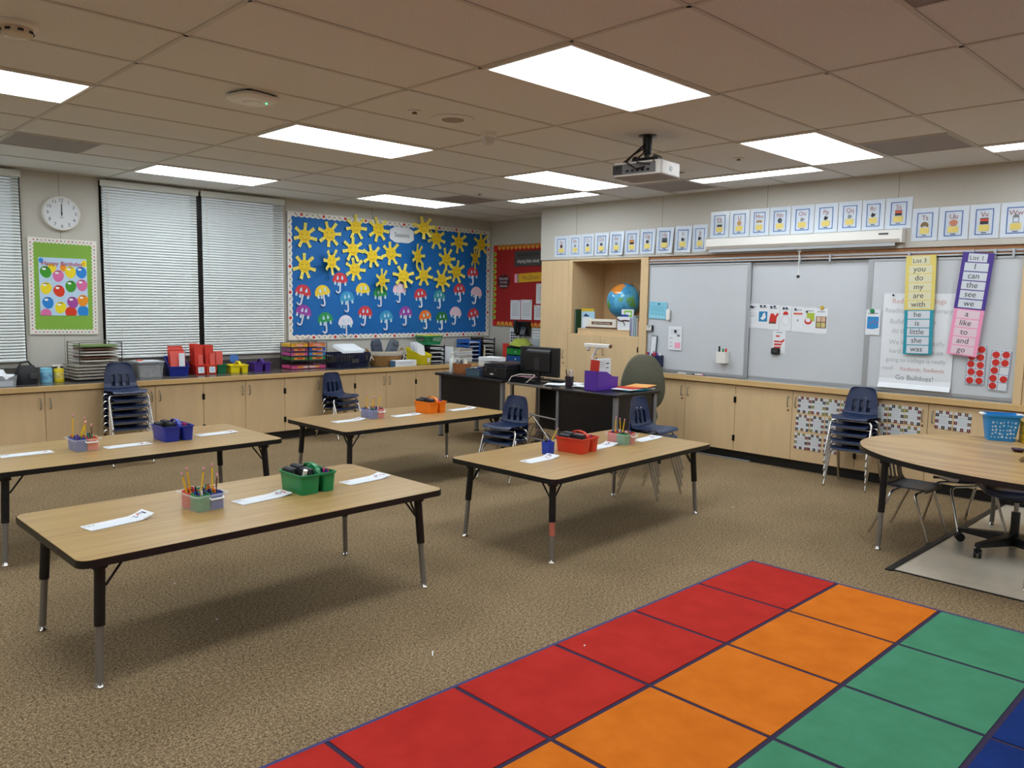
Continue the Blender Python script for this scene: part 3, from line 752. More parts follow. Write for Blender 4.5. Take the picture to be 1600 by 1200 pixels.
# ---------------------------------------------------------------- things in the niche
def book(name, label, loc, rz, w, h, th, cover, spine=None, group='books in the globe niche', lean=0.0, pages=M_paper):
    t = thing(name, label, 'book', loc, rz, group); t.rotation_euler = (0, lean, rz)
    b = MB(); b.box(0, w, 0, .003, 0, h, cover); b.box(0, w, th-.003, th, 0, h, cover); b.box(0, .003, .003, th-.003, 0, h, spine or cover); b.build('cover', t)
    b = MB(); b.box(.003, w-.004, .003, th-.003, .004, h-.004, pages); b.build('pages', t)
    return t
ND = 1.206
t = thing('globe', 'large blue globe tilted in the open niche', 'globe', (XW+.30, 2.755, ND), EWALL)
m = bpy.data.materials.new('globe map'); m.use_nodes = True; nt = m.node_tree; bs = nt.nodes['Principled BSDF']; bs.inputs['Roughness'].default_value = .12
tc = nt.nodes.new('ShaderNodeTexCoord'); nz = nt.nodes.new('ShaderNodeTexNoise'); nz.inputs['Scale'].default_value = 5.5; nz.inputs['Detail'].default_value = 6
nt.links.new(tc.outputs['Object'], nz.inputs['Vector']); rp = nt.nodes.new('ShaderNodeValToRGB'); rp.color_ramp.interpolation = 'CONSTANT'
el = rp.color_ramp.elements; el[0].position = 0; el[0].color = lin('#4a9ac8'); el[1].position = .60; el[1].color = lin('#6aa860'); q = el.new(.66); q.color = lin('#d8a04a'); q = el.new(.50); q.color = lin('#5fb0d8')
nt.links.new(nz.outputs['Fac'], rp.inputs[0]); nt.links.new(rp.outputs[0], bs.inputs['Base Color'])
b = MB(); b.lathe([(.21*math.sin(PI*i/24)+.0001, -.21*math.cos(PI*i/24)) for i in range(25)], m, 48, (0, 0, 0)); o = b.build('sphere', t, 1.5)
o.data.materials.append(mat('globe land orange', '#d98a3c', .12)); o.data.materials.append(mat('globe land green', '#5c9a52', .12))
for p in o.data.polygons:
    d = p.center.normalized(); q = d.dot(Vector((-.30, -.55, .78)).normalized()); w = .03*math.sin(9*d.x+4*d.z)+.02*math.sin(17*d.y)
    p.material_index = 1 if q + w > .90 else 2 if d.dot(Vector((-.35, -.90, -.25)).normalized()) + w > .975 else 0
o.location = (0, 0, .395); o.rotation_euler = (.15, .4, 0)
b = MB(); b.tube([(.222*math.sin(a+.4), 0, .395+.222*math.cos(a+.4)) for a in [PI*k/20 for k in range(21)]], .006, mat('meridian brass', '#8a6a3a', .35, .7), 8); b.build('meridian_arm', t, .8)
b = MB(); b.lathe([(.13, 0), (.13, .012), (.05, .03), (.02, .05), (.015, .175)], M_brown, 28); b.build('base', t, .5)
t = thing('niche_riser', 'low maple riser board across the niche floor', 'shelf', (XW+.03, 3.24, ND), EWALL)
b = MB(); b.box(0, .775, 0, .13, 0, .055, M_maple); b.build('front_board', t, 0, .002)
b = MB(); b.box(0, .775, -.004, .135, .055, .066, M_maple); b.build('top_board', t, 0, .001)
book('picture_book', 'thin dark green book leaning at the left end of the niche', (XW+.20, 3.30, ND), PI+.02, .16, .29, .012, mat('dark green cover', '#1c4a32', .4), lean=.0)
book('picture_book', 'yellow topped picture book behind the blue mountain one', (XW+.112, 3.26, ND+.067), EWALL, .19, .235, .015, mat('mustard cover', '#cfae2e', .4))
t = book('picture_book', 'picture book with dark mountains on a pale blue cover', (XW+.088, 3.235, ND+.067), EWALL, .20, .20, .014, mat('pale blue cover', '#a7cbe2', .4))
b = MB(); b.plate([(.03, .14), (.12, .14), (.105, .165), (.09, .155), (.07, .18), (.05, .16)], -.001, 0, mat('mountain navy', '#1b2450', .5)); b.rect(.02, .15, .01, .13, -.001, 0, M_paper); b.build('cover_art', t)
t = thing('name_sign', 'white wooden sign with dark lettering strip in front of the globe', 'sign', (XW+.053, 3.10, ND+.067), EWALL)
b = MB(); b.box(0, .42, -.005, .012, .02, .115, mat('cream sign', '#e9e2d2', .5)); b.build('board', t, 0, .003)
b = MB(); b.rect(.06, .37, .05, .085, -.007, -.005, M_brown); b.text('KEEP WORKING HARD', .215, .058, .024, -.0078, mat('cream sign', '#e9e2d2', .5)); b.build('lettering_strip', t)
b = MB(); b.box(-.02, .44, -.022, .03, 0, .02, M_brown); b.build('foot_rail', t, 0, .003)
t = book('picture_book', 'white book with a dark branch drawing, right of the sign', (XW+.04, 2.65, ND+.067), EWALL, .18, .15, .014, M_paper)
b = MB(); b.tube([(.0, -.002, .12), (.05, -.002, .10), (.1, -.002, .11), (.17, -.002, .105)], .008, mat('branch', '#4a2a2e', .6), 6); b.tube([(.08, -.002, .1), (.11, -.002, .06), (.1, -.002, .05)], .005, mat('branch', '#4a2a2e', .6), 6); b.build('cover_art', t)
t = book('picture_book', 'green and white picture book in front of the globe', (XW+.10, 2.64, ND+.067), EWALL, .17, .235, .014, M_paper)
b = MB(); b.frame(.04, .15, .15, .22, .018, -.001, 0, mat('lime cover', '#7fc22e', .4)); b.rect(.0, .10, .15, .175, -.0015, -.0005, M_blue); b.build('cover_art', t)
bc = ['#8e86b0', '#a8b4c8', '#c9d2dc', '#6f8fa0', '#b6bfc9', '#2e8a86', '#d9d2c8', '#8a6a50', '#d48a60']
for i, c in enumerate(bc):
    hh = [.20, .22, .235, .225, .23, .215, .21, .19, .18][i]
    book('slim_book', 'slim upright book, %s in the row at the right end of the niche' % ORD[i], (XW+.02+.16, 2.445-.0135*i, ND), PI, .16, hh, .011, mat('slim cover %d' % i, c, .5))
t = thing('bound_folder', 'mustard folder standing behind the slim books', 'folder', (XW+.24, 2.44, ND), EWALL)
b = MB(); b.box(0, .11, 0, .03, 0, .29, mat('mustard cover', '#cfae2e', .4)); b.build('folder', t, 0, .002)
b = MB(); b.box(.005, .105, -.001, 0, .2, .25, M_brown); b.build('spine_label', t)

# ---------------------------------------------------------------- things on the boards
def paper(name, label, cat, y, z, w, h, x, group=None, tilt=0.0, m=None):
    t = thing(name, label, cat, (x, y, z), EWALL, group); t.rotation_euler = (0, tilt, EWALL)
    b = MB(); b.rect(-w/2, w/2, -h/2, h/2, -.0012, 0, m or M_paper); b.build('sheet', t)
    return t
def magnet(label, y, z, x, m, r=.014):
    t = thing('magnet', label, 'magnet', (x, y, z), EWALL, 'round board magnets')
    b = MB(); b.T = Matrix.Rotation(PI/2, 4, 'X'); b.lathe([(r, 0), (r, .006), (r*.8, .009)], m, 16); b.build('button', t, .5)
def marks(t, rows, y=-.0016, m=None, seed=1):
    rnd = random.Random(seed); b = MB()
    for x0, x1, z, h in rows:
        x = x0
        while x < x1:
            L = rnd.uniform(.006, .018); b.rect(x, min(x+L, x1), z, z+h, y, y+.0004, m or M_ink); x += L + .004
    return b.build('print', t)
XA, XB = XW+.022-.007, XW+.055-.001
# panel 1
t = paper('blue_sheet', 'light blue printed sheet on the first whiteboard', 'sheet', 2.075, 1.505, .235, .185, XA, m=M_sky, tilt=.04)
marks(t, [(-.09, .09, .035, .004), (-.08, .08, .015, .004), (-.085, .085, -.005, .004), (-.09, .09, -.04, .003)], m=mat('print blue', '#3f86a0', .6)); 
b = MB()
for k in range(5): b.disc(-.08+.04*k, -.07, .016, -.0018, -.0012, mat('pale print', '#9fd6e8', .6), 12)
b.build('printed_shapes', t)
magnet('small black magnet on the light blue sheet', 2.06, 1.575, XA-.0015, M_black, .009)
t = thing('board_eraser', 'white rounded eraser stuck on the first whiteboard beside the blue sheet', 'eraser', (XA, 1.928, 1.46), EWALL)
b = MB(); b.plate(rrect(-.022, .022, -.06, .06, .02), -.028, -.006, M_white); b.build('grip', t, .6, .004)
b = MB(); b.plate(rrect(-.022, .022, -.06, .06, .02), -.006, 0, M_grey); b.build('felt', t)
t = thing('timer', 'small white digital timer with black edge on the first whiteboard', 'timer', (XA, 2.165, 1.31), EWALL)
b = MB(); b.rect(-.038, .04, -.032, .032, -.022, 0, M_black); b.build('case', t, 0, .004)
b = MB(); b.rect(-.036, .028, -.028, .028, -.025, -.022, M_white); b.rect(-.026, .018, .006, .022, -.026, -.025, mat('display', '#9aa39a', .3))
for k in range(3): b.rect(-.026+.017*k, -.016+.017*k, -.016, -.008, -.026, -.025, M_grey)
b.build('face', t)
t = thing('notepad', 'tall white notepad in a dark frame on the first whiteboard', 'notepad', (XA, 2.11, 1.125), EWALL); t.rotation_euler = (0, .07, EWALL)
b = MB(); b.rect(-.04, .04, -.105, .105, -.012, 0, mat('slate blue frame', '#4a4f60', .4)); b.build('frame', t, 0, .004)
b = MB(); b.rect(-.032, .032, -.096, .096, -.014, -.012, M_paper); b.build('sheet', t); marks(t, [(-.02, -.01, .08, .006), (.008, .02, -.085, .02)], y=-.0145, seed=3)
t = paper('notice', 'white notice with a pink label on the first whiteboard', 'sheet', 1.84, 1.21, .17, .255, XA)
marks(t, [(-.06, .06, .09, .004), (-.06, .05, .07, .003), (-.06, .06, .05, .003), (-.065, -.03, .0, .006), (-.06, -.035, -.05, .006), (-.06, -.03, -.09, .006), (.03, .06, .02, .02)], seed=5)
b = MB(); b.rect(.0, .07, -.105, -.045, -.002, -.0012, M_pink); b.build('pink_label', t)
magnet('round navy magnet on the white notice', 1.835, 1.285, XA-.003, M_navy, .016)
t = thing('marker_caddy', 'dark blue caddy of markers hooked low on the first whiteboard', 'caddy', (XA, 2.09, .895), EWALL)
b = MB(); b.box(-.11, .11, -.08, -.076, 0, .115, M_navy); b.box(-.11, .11, -.004, 0, 0, .122, M_navy); b.box(-.11, -.106, -.076, -.004, 0, .12, M_navy); b.box(.106, .11, -.076, -.004, 0, .12, M_navy); b.box(-.106, .106, -.076, -.004, 0, .004, M_navy); b.build('tray', t)
for k in range(7):
    tm = thing('marker', '%s marker, %s in the dark blue caddy' % (['red', 'purple', 'white', 'pink', 'red', 'purple', 'white'][k], ORD[k]), 'marker', (XA-.04, 2.09+.084-.028*k, .90), 0, 'markers in the dark blue caddy')
    b = MB(); b.cyl((0, 0, 0), (.0, .006*(k % 3-1), .135), .007, M_white, 8); b.build('barrel', tm)
    b = MB(); b.cyl((0, .006*(k % 3-1), .108), (0, .007*(k % 3-1), .145), .0085, [M_red, M_purple, M_white, mat('hot pink', '#d8407a', .4), M_red, M_purple, M_white][k], 8); b.build('cap', tm)
t = thing('pen_cup', 'white magnetic pen cup on the first whiteboard', 'cup', (XA, 1.235, .985), EWALL)
b = MB(); b.box(-.052, .052, -.072, -.069, 0, .115, M_white); b.box(-.052, .052, -.003, 0, 0, .135, M_white); b.box(-.052, -.049, -.069, -.003, 0, .115, M_white); b.box(.049, .052, -.069, -.003, 0, .115, M_white); b.box(-.049, .049, -.069, -.003, 0, .004, M_white); b.build('cup', t)
for k in range(3):
    tm = thing('marker', ['black capped marker leaning out of the white pen cup', 'green capped marker in the white pen cup', 'red capped marker in the white pen cup'][k], 'marker', (XA-.035, 1.235+[.03, -.005, -.03][k], .99), 0, 'markers in the white pen cup')
    b = MB(); b.cyl((0, 0, 0), (0, [.006, 0, -.008][k], .11), .008, M_white, 8); b.build('barrel', tm)
    b = MB(); b.cyl((0, [.006, 0, -.008][k], .10), (0, [.010, 0, -.01][k], [.165, .14, .145][k]), .0095, [M_black, M_green, M_red][k], 8); b.build('cap', tm)
for k in range(3):
    tm = thing('chalk_marker', '%s marker lying in the pen tray below the pen cup panel' % ['white', 'grey', 'pink capped white'][k], 'marker', (XW+.007, 1.78-.105*k, .8420), EWALL, 'markers lying in the pen tray')
    b = MB(); b.cyl((0, 0, 0), (.075, 0, 0), .0065, [M_white, M_grey, M_white][k], 8); b.build('barrel', tm)
    b = MB(); b.cyl((.075, 0, 0), (.10, 0, 0), .0065, [M_white, M_black, M_pink][k], 8); b.build('cap', tm)
# panel 2 pictures
PY = [.962, .845, .735, .610, .485, .365, .255]
PN = ['outlined round face sheet beside the panel edge', 'blue and white wave sheet', 'red mitten sheet', 'outlined round sheet with a red hat', 'sheet with a red banner line', 'green and red bowl sheet', 'brown framed four square sheet']
for i, y in enumerate(PY):
    t = paper('picture_card', 'picture card row on the middle whiteboard, %s' % PN[i], 'picture card', y, 1.475-.006*i, .118, .24, XB-.0015*(i % 2), 'picture cards on the middle whiteboard')
    marks(t, [(-.035, .035, .085, .006)], y=-.0018, seed=20+i)
    b = MB(); yy = -.0018
    if i in (0, 3):
        b.tube([(.042*math.cos(a), yy, -.02+.05*math.sin(a)) for a in [2*PI*k/24 for k in range(24)]], .001, M_grey, 4, True)
        if i == 3: b.plate([(-.03, .035), (.03, .035), (.022, .06), (0, .07), (-.02, .058)], yy-.0004, yy, M_red)
        else: b.rect(-.02, .02, -.005, .0, yy-.0004, yy, M_grey)
    if i == 1: b.rect(-.045, .045, -.05, .05, yy-.0004, yy, mat('wave blue', '#1f7fb0', .6)); b.plate([(-.03, -.02), (.0, -.035), (.03, -.01), (.02, .04), (.0, .03), (-.01, 0)], yy-.0008, yy-.0004, M_paper)
    if i == 2: b.plate([(-.045, -.06), (.03, -.06), (.035, .0), (.055, .035), (.04, .045), (.015, .015), (0, .04), (-.03, .035), (-.04, -.01)], yy-.0004, yy, M_red); b.rect(-.045, .03, -.062, -.045, yy-.0008, yy-.0004, M_brown)
    if i == 4: b.rect(-.045, .045, .045, .062, yy-.0004, yy, mat('salmon', '#d8604e', .6)); b.rect(-.003, .004, -.02, 0, yy-.0004, yy, M_ink)
    if i == 5: b.rect(-.03, .045, -.01, .07, yy-.0004, yy, mat('olive lime', '#a8bc3a', .6)); b.disc(-.015, -.01, .03, yy-.0008, yy-.0004, M_red, 14, 1.2); b.disc(-.015, .0, .02, yy-.0012, yy-.0008, M_paper, 12, 1.2)
    if i == 6:
        b.rect(-.05, .05, -.065, .045, yy-.0004, yy, mat('cocoa', '#5a3a2e', .6))
        for q, c in enumerate(('#b8ac6a', '#c8bc7a', '#d2b8a0', '#cfa890')): b.rect(-.043+.045*(q % 2), -.004+.045*(q % 2), -.058+.053*(q//2), -.012+.053*(q//2), yy-.0008, yy-.0004, mat('pane tint %d' % q, c, .6))
    b.build('drawing', t)
for k, (y, z) in enumerate(((.975, 1.565), (.955, 1.56), (.87, 1.572), (.83, 1.572), (.76, 1.565), (.725, 1.57), (.63, 1.555), (.60, 1.555), (.51, 1.545), (.395, 1.525))):
    magnet('small navy magnet, %s along the row of picture cards' % ORD[k], y, z, XB-.0052, M_navy, .010)
magnet('gold apple shaped magnet on the brown framed card', .25, 1.565, XB-.003, mat('gold', '#c9a227', .4), .018)
t = paper('picture_card', 'white striped sweater card held by a black clip on the middle whiteboard', 'picture card', .665, 1.225, .13, .22, XB)
b = MB(); b.plate([(-.05, -.06), (.02, -.06), (.03, -.01), (.06, .02), (.05, .03), (.02, .01), (-.05, .015)], -.0018, -.0014, M_red)
for k in range(2): b.rect(-.05, .024, -.045+.03*k, -.033+.03*k, -.0022, -.0018, M_paper)
b.rect(-.035, .005, .05, .065, -.0018, -.0014, M_red); b.build('drawing', t); marks(t, [(-.03, .03, .09, .006)], seed=44)
t = thing('magnetic_clip', 'black magnetic clip holding the striped card', 'clip', (XB-.002, .69, 1.135), EWALL)
b = MB(); b.plate(rrect(-.045, .045, -.032, .032, .015), -.02, 0, M_black); b.build('jaw', t, 0, .004)
b = MB(); b.rect(-.025, .025, -.012, .016, -.024, -.02, M_dgrey); b.build('grip_pad', t)
# panel 3
t = paper('picture_card', 'white card with a blue sky picture on the third whiteboard', 'picture card', -.235, 1.445, .125, .225, XA)
b = MB(); b.rect(-.05, .05, -.07, .05, -.0016, -.0012, mat('sky picture', '#2b86c4', .6)); b.plate([(-.05, -.07), (.05, -.07), (.05, -.05), (0, -.062), (-.05, -.058)], -.002, -.0016, M_paper)
for k in range(5): b.disc(-.02+.015*k, -.01+.012*(k % 3), .005, -.002, -.0016, M_red, 8)
b.build('picture', t); marks(t, [(-.045, .045, .075, .006)], seed=51)
magnet('green apple shaped magnet above the blue sky card', -.225, 1.545, XA-.002, M_green, .02)
t = thing('chart_paper', 'large white chart paper with a handwritten school chant', 'chart', (XA, -.612, 1.29), EWALL)
w, h = .585, .82
b = MB()
n = 20; prof = [(-h/2 + h*i/n, -.004-.03*max(0, 1-(i/n)*10)**2) for i in range(n+1)]
ring = [(y, z) for z, y in prof]; vs = [(-w/2, y, z) for y, z in ring] + [(w/2, y, z) for y, z in ring]
b.add(vs, [(i, n+1+i, n+2+i, i+1) for i in range(n)], M_paper); b.add([(x, y+.001, z) for x, y, z in vs], [(i+1, n+2+i, n+1+i, i) for i in range(n)], M_paper); b.build('sheet', t)
M_hw = mat('pencil grey ink', '#b2b7b9', .7); M_hw2 = mat('pale red ink', '#d3aaa4', .7)
LN = [('Redlands Bulldogs', .325, .060, M_hw2, .0), ('Reading, writing, literacy', .245, .056, M_hw, 0), ('Bulldogs love to', .15, .058, M_hw, -.04), ('do the best', .07, .056, M_hw, -.08), ('We like to be really', -.03, .056, M_hw, 0), ('hard in class because', -.105, .052, M_hw, 0), ('going to college is really', -.18, .050, M_hw, 0), ('cool', -.255, .052, M_hw, -.225), ('Redlands, Redlands', -.255, .046, M_hw2, .06), ('Go Bulldogs!', -.335, .060, mat('dark pencil', '#8b9194', .7), 0)]
for s, z, sz, mm, dx in LN:
    ww = glyphs(s)[2]*sz; lim = .54 if dx > -.2 else .2
    if dx == .06: lim = .42
    b = MB(); b.text(s, dx, z, sz, -.0062, mm, wscale=min(1, lim/ww)); b.build('handwriting_line', t)

magnet('small navy magnet at the top of the chart paper', -.40, 1.685, XA-.0125, M_navy, .009)
# hanging sight word lists
FONT_INK = mat('list ink', '#22252c', .6)
def word_list(name, label, y, ztop, tilt, parts, x):
    t = thing(name, label, 'word list', (x, y, ztop), EWALL); t.rotation_euler = (0, tilt, EWALL)
    z = 0
    for pname, m, words, hh, strip_m, ww, title in parts:
        n = len(words); H2 = hh*n + .012
        b = MB(); b.rect(-ww/2, ww/2, z-H2, z, -.003, 0, m); p = b.build(pname, t)
        for i, wd in enumerate(words):
            zz = z-.006-hh*(i+1); b = MB(); sw = ww*.60 if title and i == 0 else ww*.76
            b.rect(-sw/2, sw/2, zz+.005, zz+hh-.003, -.0045, -.003, strip_m)
            b.text(wd, -.01, zz+hh*.27, hh*(.88 if i or not title else .68), -.0052, FONT_INK, shear=.05); b.build('word_strip', p)
        z -= H2
    return t
M_lists = mat('list white strip', '#cfd6de', .4); M_lists_y = mat('list pale strip', '#d9d6b4', .45); M_lists_p = mat('list pink strip', '#e3cbd6', .45)
word_list('sight_word_list', 'hanging word list headed List 3, yellow above teal', -.612, 2.02, -.024,
          [('yellow_panel', mat('list yellow', '#ddcb6a', .5), ['List 3', 'you', 'do', 'my', 'are', 'with'], .0745, M_lists_y, .24, True), ('teal_panel', M_teal, ['he', 'is', 'little', 'she', 'was'], .0735, M_lists, .232, False)], XW-.0122)
word_list('sight_word_list', 'hanging word list headed List 1, purple above pink', -1.048, 2.03, .087,
          [('purple_panel', mat('list purple', '#46308c', .45), ['List 1', 'I', 'can', 'the', 'see', 'we'], .0745, M_lists, .232, True), ('pink_panel', mat('list pink', '#ee98bc', .5), ['a', 'like', 'to', 'and', 'go'], .0735, M_lists_p, .225, False)], XW-.0122)
M_tf = mat('ten frame blue', '#2d5f9a', .5)
def ten_frame(label, y, z, dots, tilt, x):
    t = paper('ten_frame', label, 'ten frame', y, z, .142, .33, x, 'ten frames on the third whiteboard', tilt, mat('frame paper', '#d8dce0', .5))
    b = MB()
    for k in range(6): b.rect(-.068, .068, -.16+.0635*k-.0015, -.16+.0635*k+.0015, -.0018, -.0012, M_tf)
    for k in range(3): b.rect(-.068+.068*k-.0015, -.068+.068*k+.0015, -.16, .1575, -.0018, -.0012, M_tf)
    b.build('grid_lines', t)
    for k, d in enumerate(dots):
        if d:
            b = MB(); b.disc(-.034+.068*(k % 2)+random.uniform(-.004, .004), .126-.0635*(k//2)+random.uniform(-.004, .004), .027, -.0045, -.0018, M_red, 18); b.build('counter', t)
ten_frame('ten frame full of red counters, partly under the pink list', -1.080, 1.125, [1]*10, .0, XA)
ten_frame('ten frame with two empty cells nearest the wooden post', -1.252, 1.088, [1, 1, 1, 1, 1, 0, 1, 1, 1, 0], .045, XA)
magnet('small dark magnet beside the purple list', -.905, 1.65, XA-.002, M_navy, .008)

# ---------------------------------------------------------------- name cards on the cabinet doors
M_ncw = mat('name card white', '#d4d8da', .3)
def name_card(y, z, label, seed):
    rnd = random.Random(seed)
    t = thing('name_card', label, 'card', (XW-.001, y, z), EWALL, 'checkered name cards on the cabinet doors'); t.rotation_euler = (0, .02, EWALL)
    w, h = .130, .155
    b = MB(); b.rect(-w/2, w/2, -h/2, h/2, -.0012, 0, M_ncw); b.build('sheet', t)
    b = MB(); cols = [M_brown, mat('maroon', '#6a1620', .5), mat('maroon', '#6a1620', .5), mat('espresso', '#33201c', .5), M_ink, mat('olive', '#77762a', .5)]
    for i in range(5):
        for j in range(6):
            if (0 < i < 4 and 0 < j < 5) or (i+j) % 2: continue
            cw, ch = w/5, h/6; x0, z0 = -w/2+i*cw, -h/2+j*ch
            b.rect(x0, x0+cw, z0, z0+ch, -.002, -.0012, rnd.choice(cols)); b.rect(x0+cw*.38, x0+cw*.62, z0+ch*.38, z0+ch*.62, -.0024, -.002, M_ncw)
    b.build('checkered_border', t)
    marks(t, [(-.04, .04, .03, .003), (-.04, .035, .015, .002), (-.04, .04, 0, .002), (-.04, .03, -.015, .002), (-.04, .04, -.03, .002)], y=-.0018, m=mat('print slate', '#8c93a6', .6), seed=seed)
rows = [(.643, [.345, .209, .074, -.066], 'top'), (.470, [.357, .213, .070], 'second'), (.292, [.363, .228, .075], 'third')]
sd = 100
for z, ys, nm in rows:
    for i, y in enumerate(ys):
        sd += 1; name_card(y, z, 'checkered name card, %s in the %s row left of the five chair stack' % (ORD[i], nm), sd)
for z, ys, nm in ((.650, [-.350, -.490, -.627], 'upper'), (.478, [-.352, -.492, -.630], 'lower')):
    for i, y in enumerate(ys):
        sd += 1; name_card(y, z+.0*i, 'checkered name card, %s in the %s row right of the five chair stack' % (ORD[i], nm), sd)
name_card(-.874, .643, 'checkered name card beside the lock on the door beyond the kidney table', 131); name_card(-1.018, .640, 'checkered name card, right one of the pair beyond the kidney table', 132)

# ---------------------------------------------------------------- corner wall: red board, phone, papers
XR = XC
t = thing('red_board', 'red bulletin board with crayon border on the corner wall', 'bulletin board', (XR-.001, 4.95, 1.80), EWALL)
b = MB(); b.rect(-.56, .60, -.575, .575, -.012, 0, mat('red backing paper', '#a01a16', .7, var=.08, vscale=4)); b.build('backing', t)
border(t, -.565, .605, -.58, .58, .075, -.012, 'crayon', .085)
XR -= .0145
t = thing('motto_sign', 'dark grey sign with white script on the red board', 'sign', (XR, 4.80, 2.18), EWALL)
b = MB(); b.rect(-.27, .27, -.105, .105, -.012, 0, mat('slate grey', '#4a4848', .6, var=.2, vscale=12)); b.build('board', t)
b = MB(); b.text('shaping little minds', .0, -.06, .075, -.0125, M_paper, shear=.2, wscale=.75); b.text('KINDERGARTEN', 0, .03, .065, -.0125, M_ink, wscale=.9); b.build('lettering', t)
t = thing('pencil_sign', 'yellow pencil shaped name sign on the red board', 'sign', (XR, 4.78, 1.915), EWALL); t.rotation_euler = (0, -.04, EWALL)
b = MB(); b.rect(-.20, .30, -.062, .062, -.005, 0, mat('pencil gold', '#dba91c', .6)); b.build('shaft', t)
b = MB(); b.plate(rrect(-.29, -.235, -.062, .062, .015), -.005, 0, M_pink); b.build('eraser', t)
b = MB(); b.rect(-.235, -.20, -.062, .062, -.0055, 0, mat('ferrule', '#8f9072', .5)); b.build('ferrule', t)
b = MB(); b.text('Ms.Zimm', .03, -.03, .085, -.0055, M_brown); b.build('lettering', t)
t = thing('apple_sign', 'dark red apple shaped welcome sign on the red board', 'sign', (XR, 5.295, 1.86), EWALL)
o = [(.12*math.cos(a)*(1+.06*math.cos(2*a)), .105*math.sin(a)-(.02*math.exp(-(math.cos(a)/.3)**2) if math.sin(a) > 0 else 0)) for a in [2*PI*k/32 for k in range(32)]]
b = MB(); b.plate(o, -.005, 0, mat('apple maroon', '#4a0f14', .6)); b.build('apple', t)
b = MB(); b.tube([(0, -.0065, .085), (.01, -.0065, .125)], .005, M_brown, 6); b.build('stem', t)
b = MB(); b.text('WELCOME', 0, .025, .045, -.0056, M_paper, wscale=.85); b.text('TO OUR', 0, -.025, .04, -.0056, M_paper); b.text('classroom', 0, -.075, .045, -.0056, M_paper, shear=.2, wscale=.85); b.build('lettering', t)
def red_sheet(y, z, w, h, label, seed):
    t = paper('notice_sheet', label, 'sheet', y, z, w, h, XR, 'white sheets on the red board')
    marks(t, [(-w*.34, w*.34, h*(.3-.085*k), .006) for k in range(8)], m=M_grey, seed=seed)
    b = MB()
    for sx in (-1, 1): b.disc(sx*w*.36, h*.43, .007, -.004, -.0012, M_ink, 8)
    b.build('pins', t)
red_sheet(5.045, 1.46, .20, .275, 'white printed sheet on the red board, first of the low pair', 61); red_sheet(4.825, 1.465, .215, .28, 'white ruled sheet on the red board, second of the low pair', 62)
red_sheet(4.54, 1.69, .20, .275, 'white sheet on the red board, higher one partly hidden by the cupboard', 63); red_sheet(4.57, 1.43, .205, .205, 'white sheet on the red board, lower one partly hidden by the cupboard', 64)
t = paper('wall_calendar', 'white sheet with a black dotted grid below the phone', 'sheet', 5.03, 1.05, .26, .30, XC-.001)
b = MB()
for i in range(5):
    for j in range(6): b.rect(-.11+.044*i, -.078+.044*i, .07-.038*j, .095-.038*j, -.0018, -.0012, M_ink)
b.build('grid_print', t)
t = paper('wall_diagram', 'white sheet with a line diagram right of the phone', 'sheet', 4.60, 1.138, .24, .15, XC-.001)
marks(t, [(-.1, .1, .04, .008), (-.1, .06, .0, .005), (-.02, .1, -.04, .006)], seed=71); t = paper('wall_form', 'pale blue grey form below the line diagram', 'sheet', 4.60, .970, .22, .17, XC-.001, m=mat('form', '#c5ccd6', .6)); marks(t, [(-.08, .08, .04, .003), (-.08, .08, .0, .003)], m=M_grey, seed=72)
t = thing('wall_phone', 'black desk phone mounted on the corner wall below the red board', 'phone', (XC-.020, 4.83, 1.20), EWALL)
b = MB(); b.loft([[(-.11, -.03, -.1), (.11, -.03, -.1), (.11, 0, -.1), (-.11, 0, -.1)], [(-.11, -.09, .1), (.11, -.09, .1), (.11, 0, .1), (-.11, 0, .1)]], M_black); b.build('body', t, 0, .008)
b = MB(); b.tube([(-.085, -.075, -.09), (-.085, -.105, -.05), (-.085, -.13, .06), (-.085, -.115, .115)], .024, M_black, 10); b.build('handset', t, .8)
b = MB(); b.cbox((.025, -.068, -.0), (.09, .01, .17), mat('phone grey', '#6a6d74', .4), Matrix.Rotation(-.29, 3, 'X'))
for i in range(3):
    for j in range(4): b.cbox((0+.025*i, -.062-.0*i+(.026-.03*(3-j))*.0-.02*(j/4), -.06+.028*j), (.017, .02, .014), M_dgrey, Matrix.Rotation(-.29, 3, 'X'))
b.build('keypad', t)
b = MB(); b.tube([(-.085, -.06, -.09), (-.09, -.04, -.2), (-.05, -.03, -.28), (-.03, -.02, -.2), (-.03, -.01, -.1)], .006, M_white, 6); b.build('cord', t)
# ---------------------------------------------------------------- rug
def rug():
    t = thing('area_rug', 'classroom rug of red, orange, green and blue squares with navy lines', 'rug', (2.876, -.707, 0))
    CU, CV, nu, nv = .5388, .5976, 7, 8
    cols = [('#b62f28', '#a82822'), ('#d27320', '#c66818'), ('#4a8a6a', '#428060'), ('#1a3474', '#162d66'), ('#5a3a8a', '#4c3078'), ('#b62f28', '#a82822'), ('#d27320', '#c66818')]
    nm = ['red', 'orange', 'green', 'blue', 'violet', 'red', 'orange']
    line = mat('rug line', '#2a1c3c', .95)
    b = MB(); b.box(-CV*nv, 0.0, -CU*nu, 0, .001, .008, line); b.build('backing', t)
    b = MB(); b.T = None
    for q in ((-CV*nv, 0, -.012, .004), (-.004, .012, -CU*nu, 0)): b.box(q[0], q[1], q[2], q[3], .001, .0095, mat('rug binding', '#3c3a6a', .9))
    b.build('binding', t)
    for i in range(nu):
        m = mat('rug '+nm[i], cols[i][0], .97, var=.2, vscale=6, col2=cols[i][1], bump=.4, bscale=500, spec=.1)
        for j in range(nv):
            b = MB(); g = .011
            b.box(-CV*(j+1)+g, -CV*j-(g if j else .012), -CU*(i+1)+g, -CU*i-(g if i else .014), .006, .011, m)
            b.build('square', t)
rug()

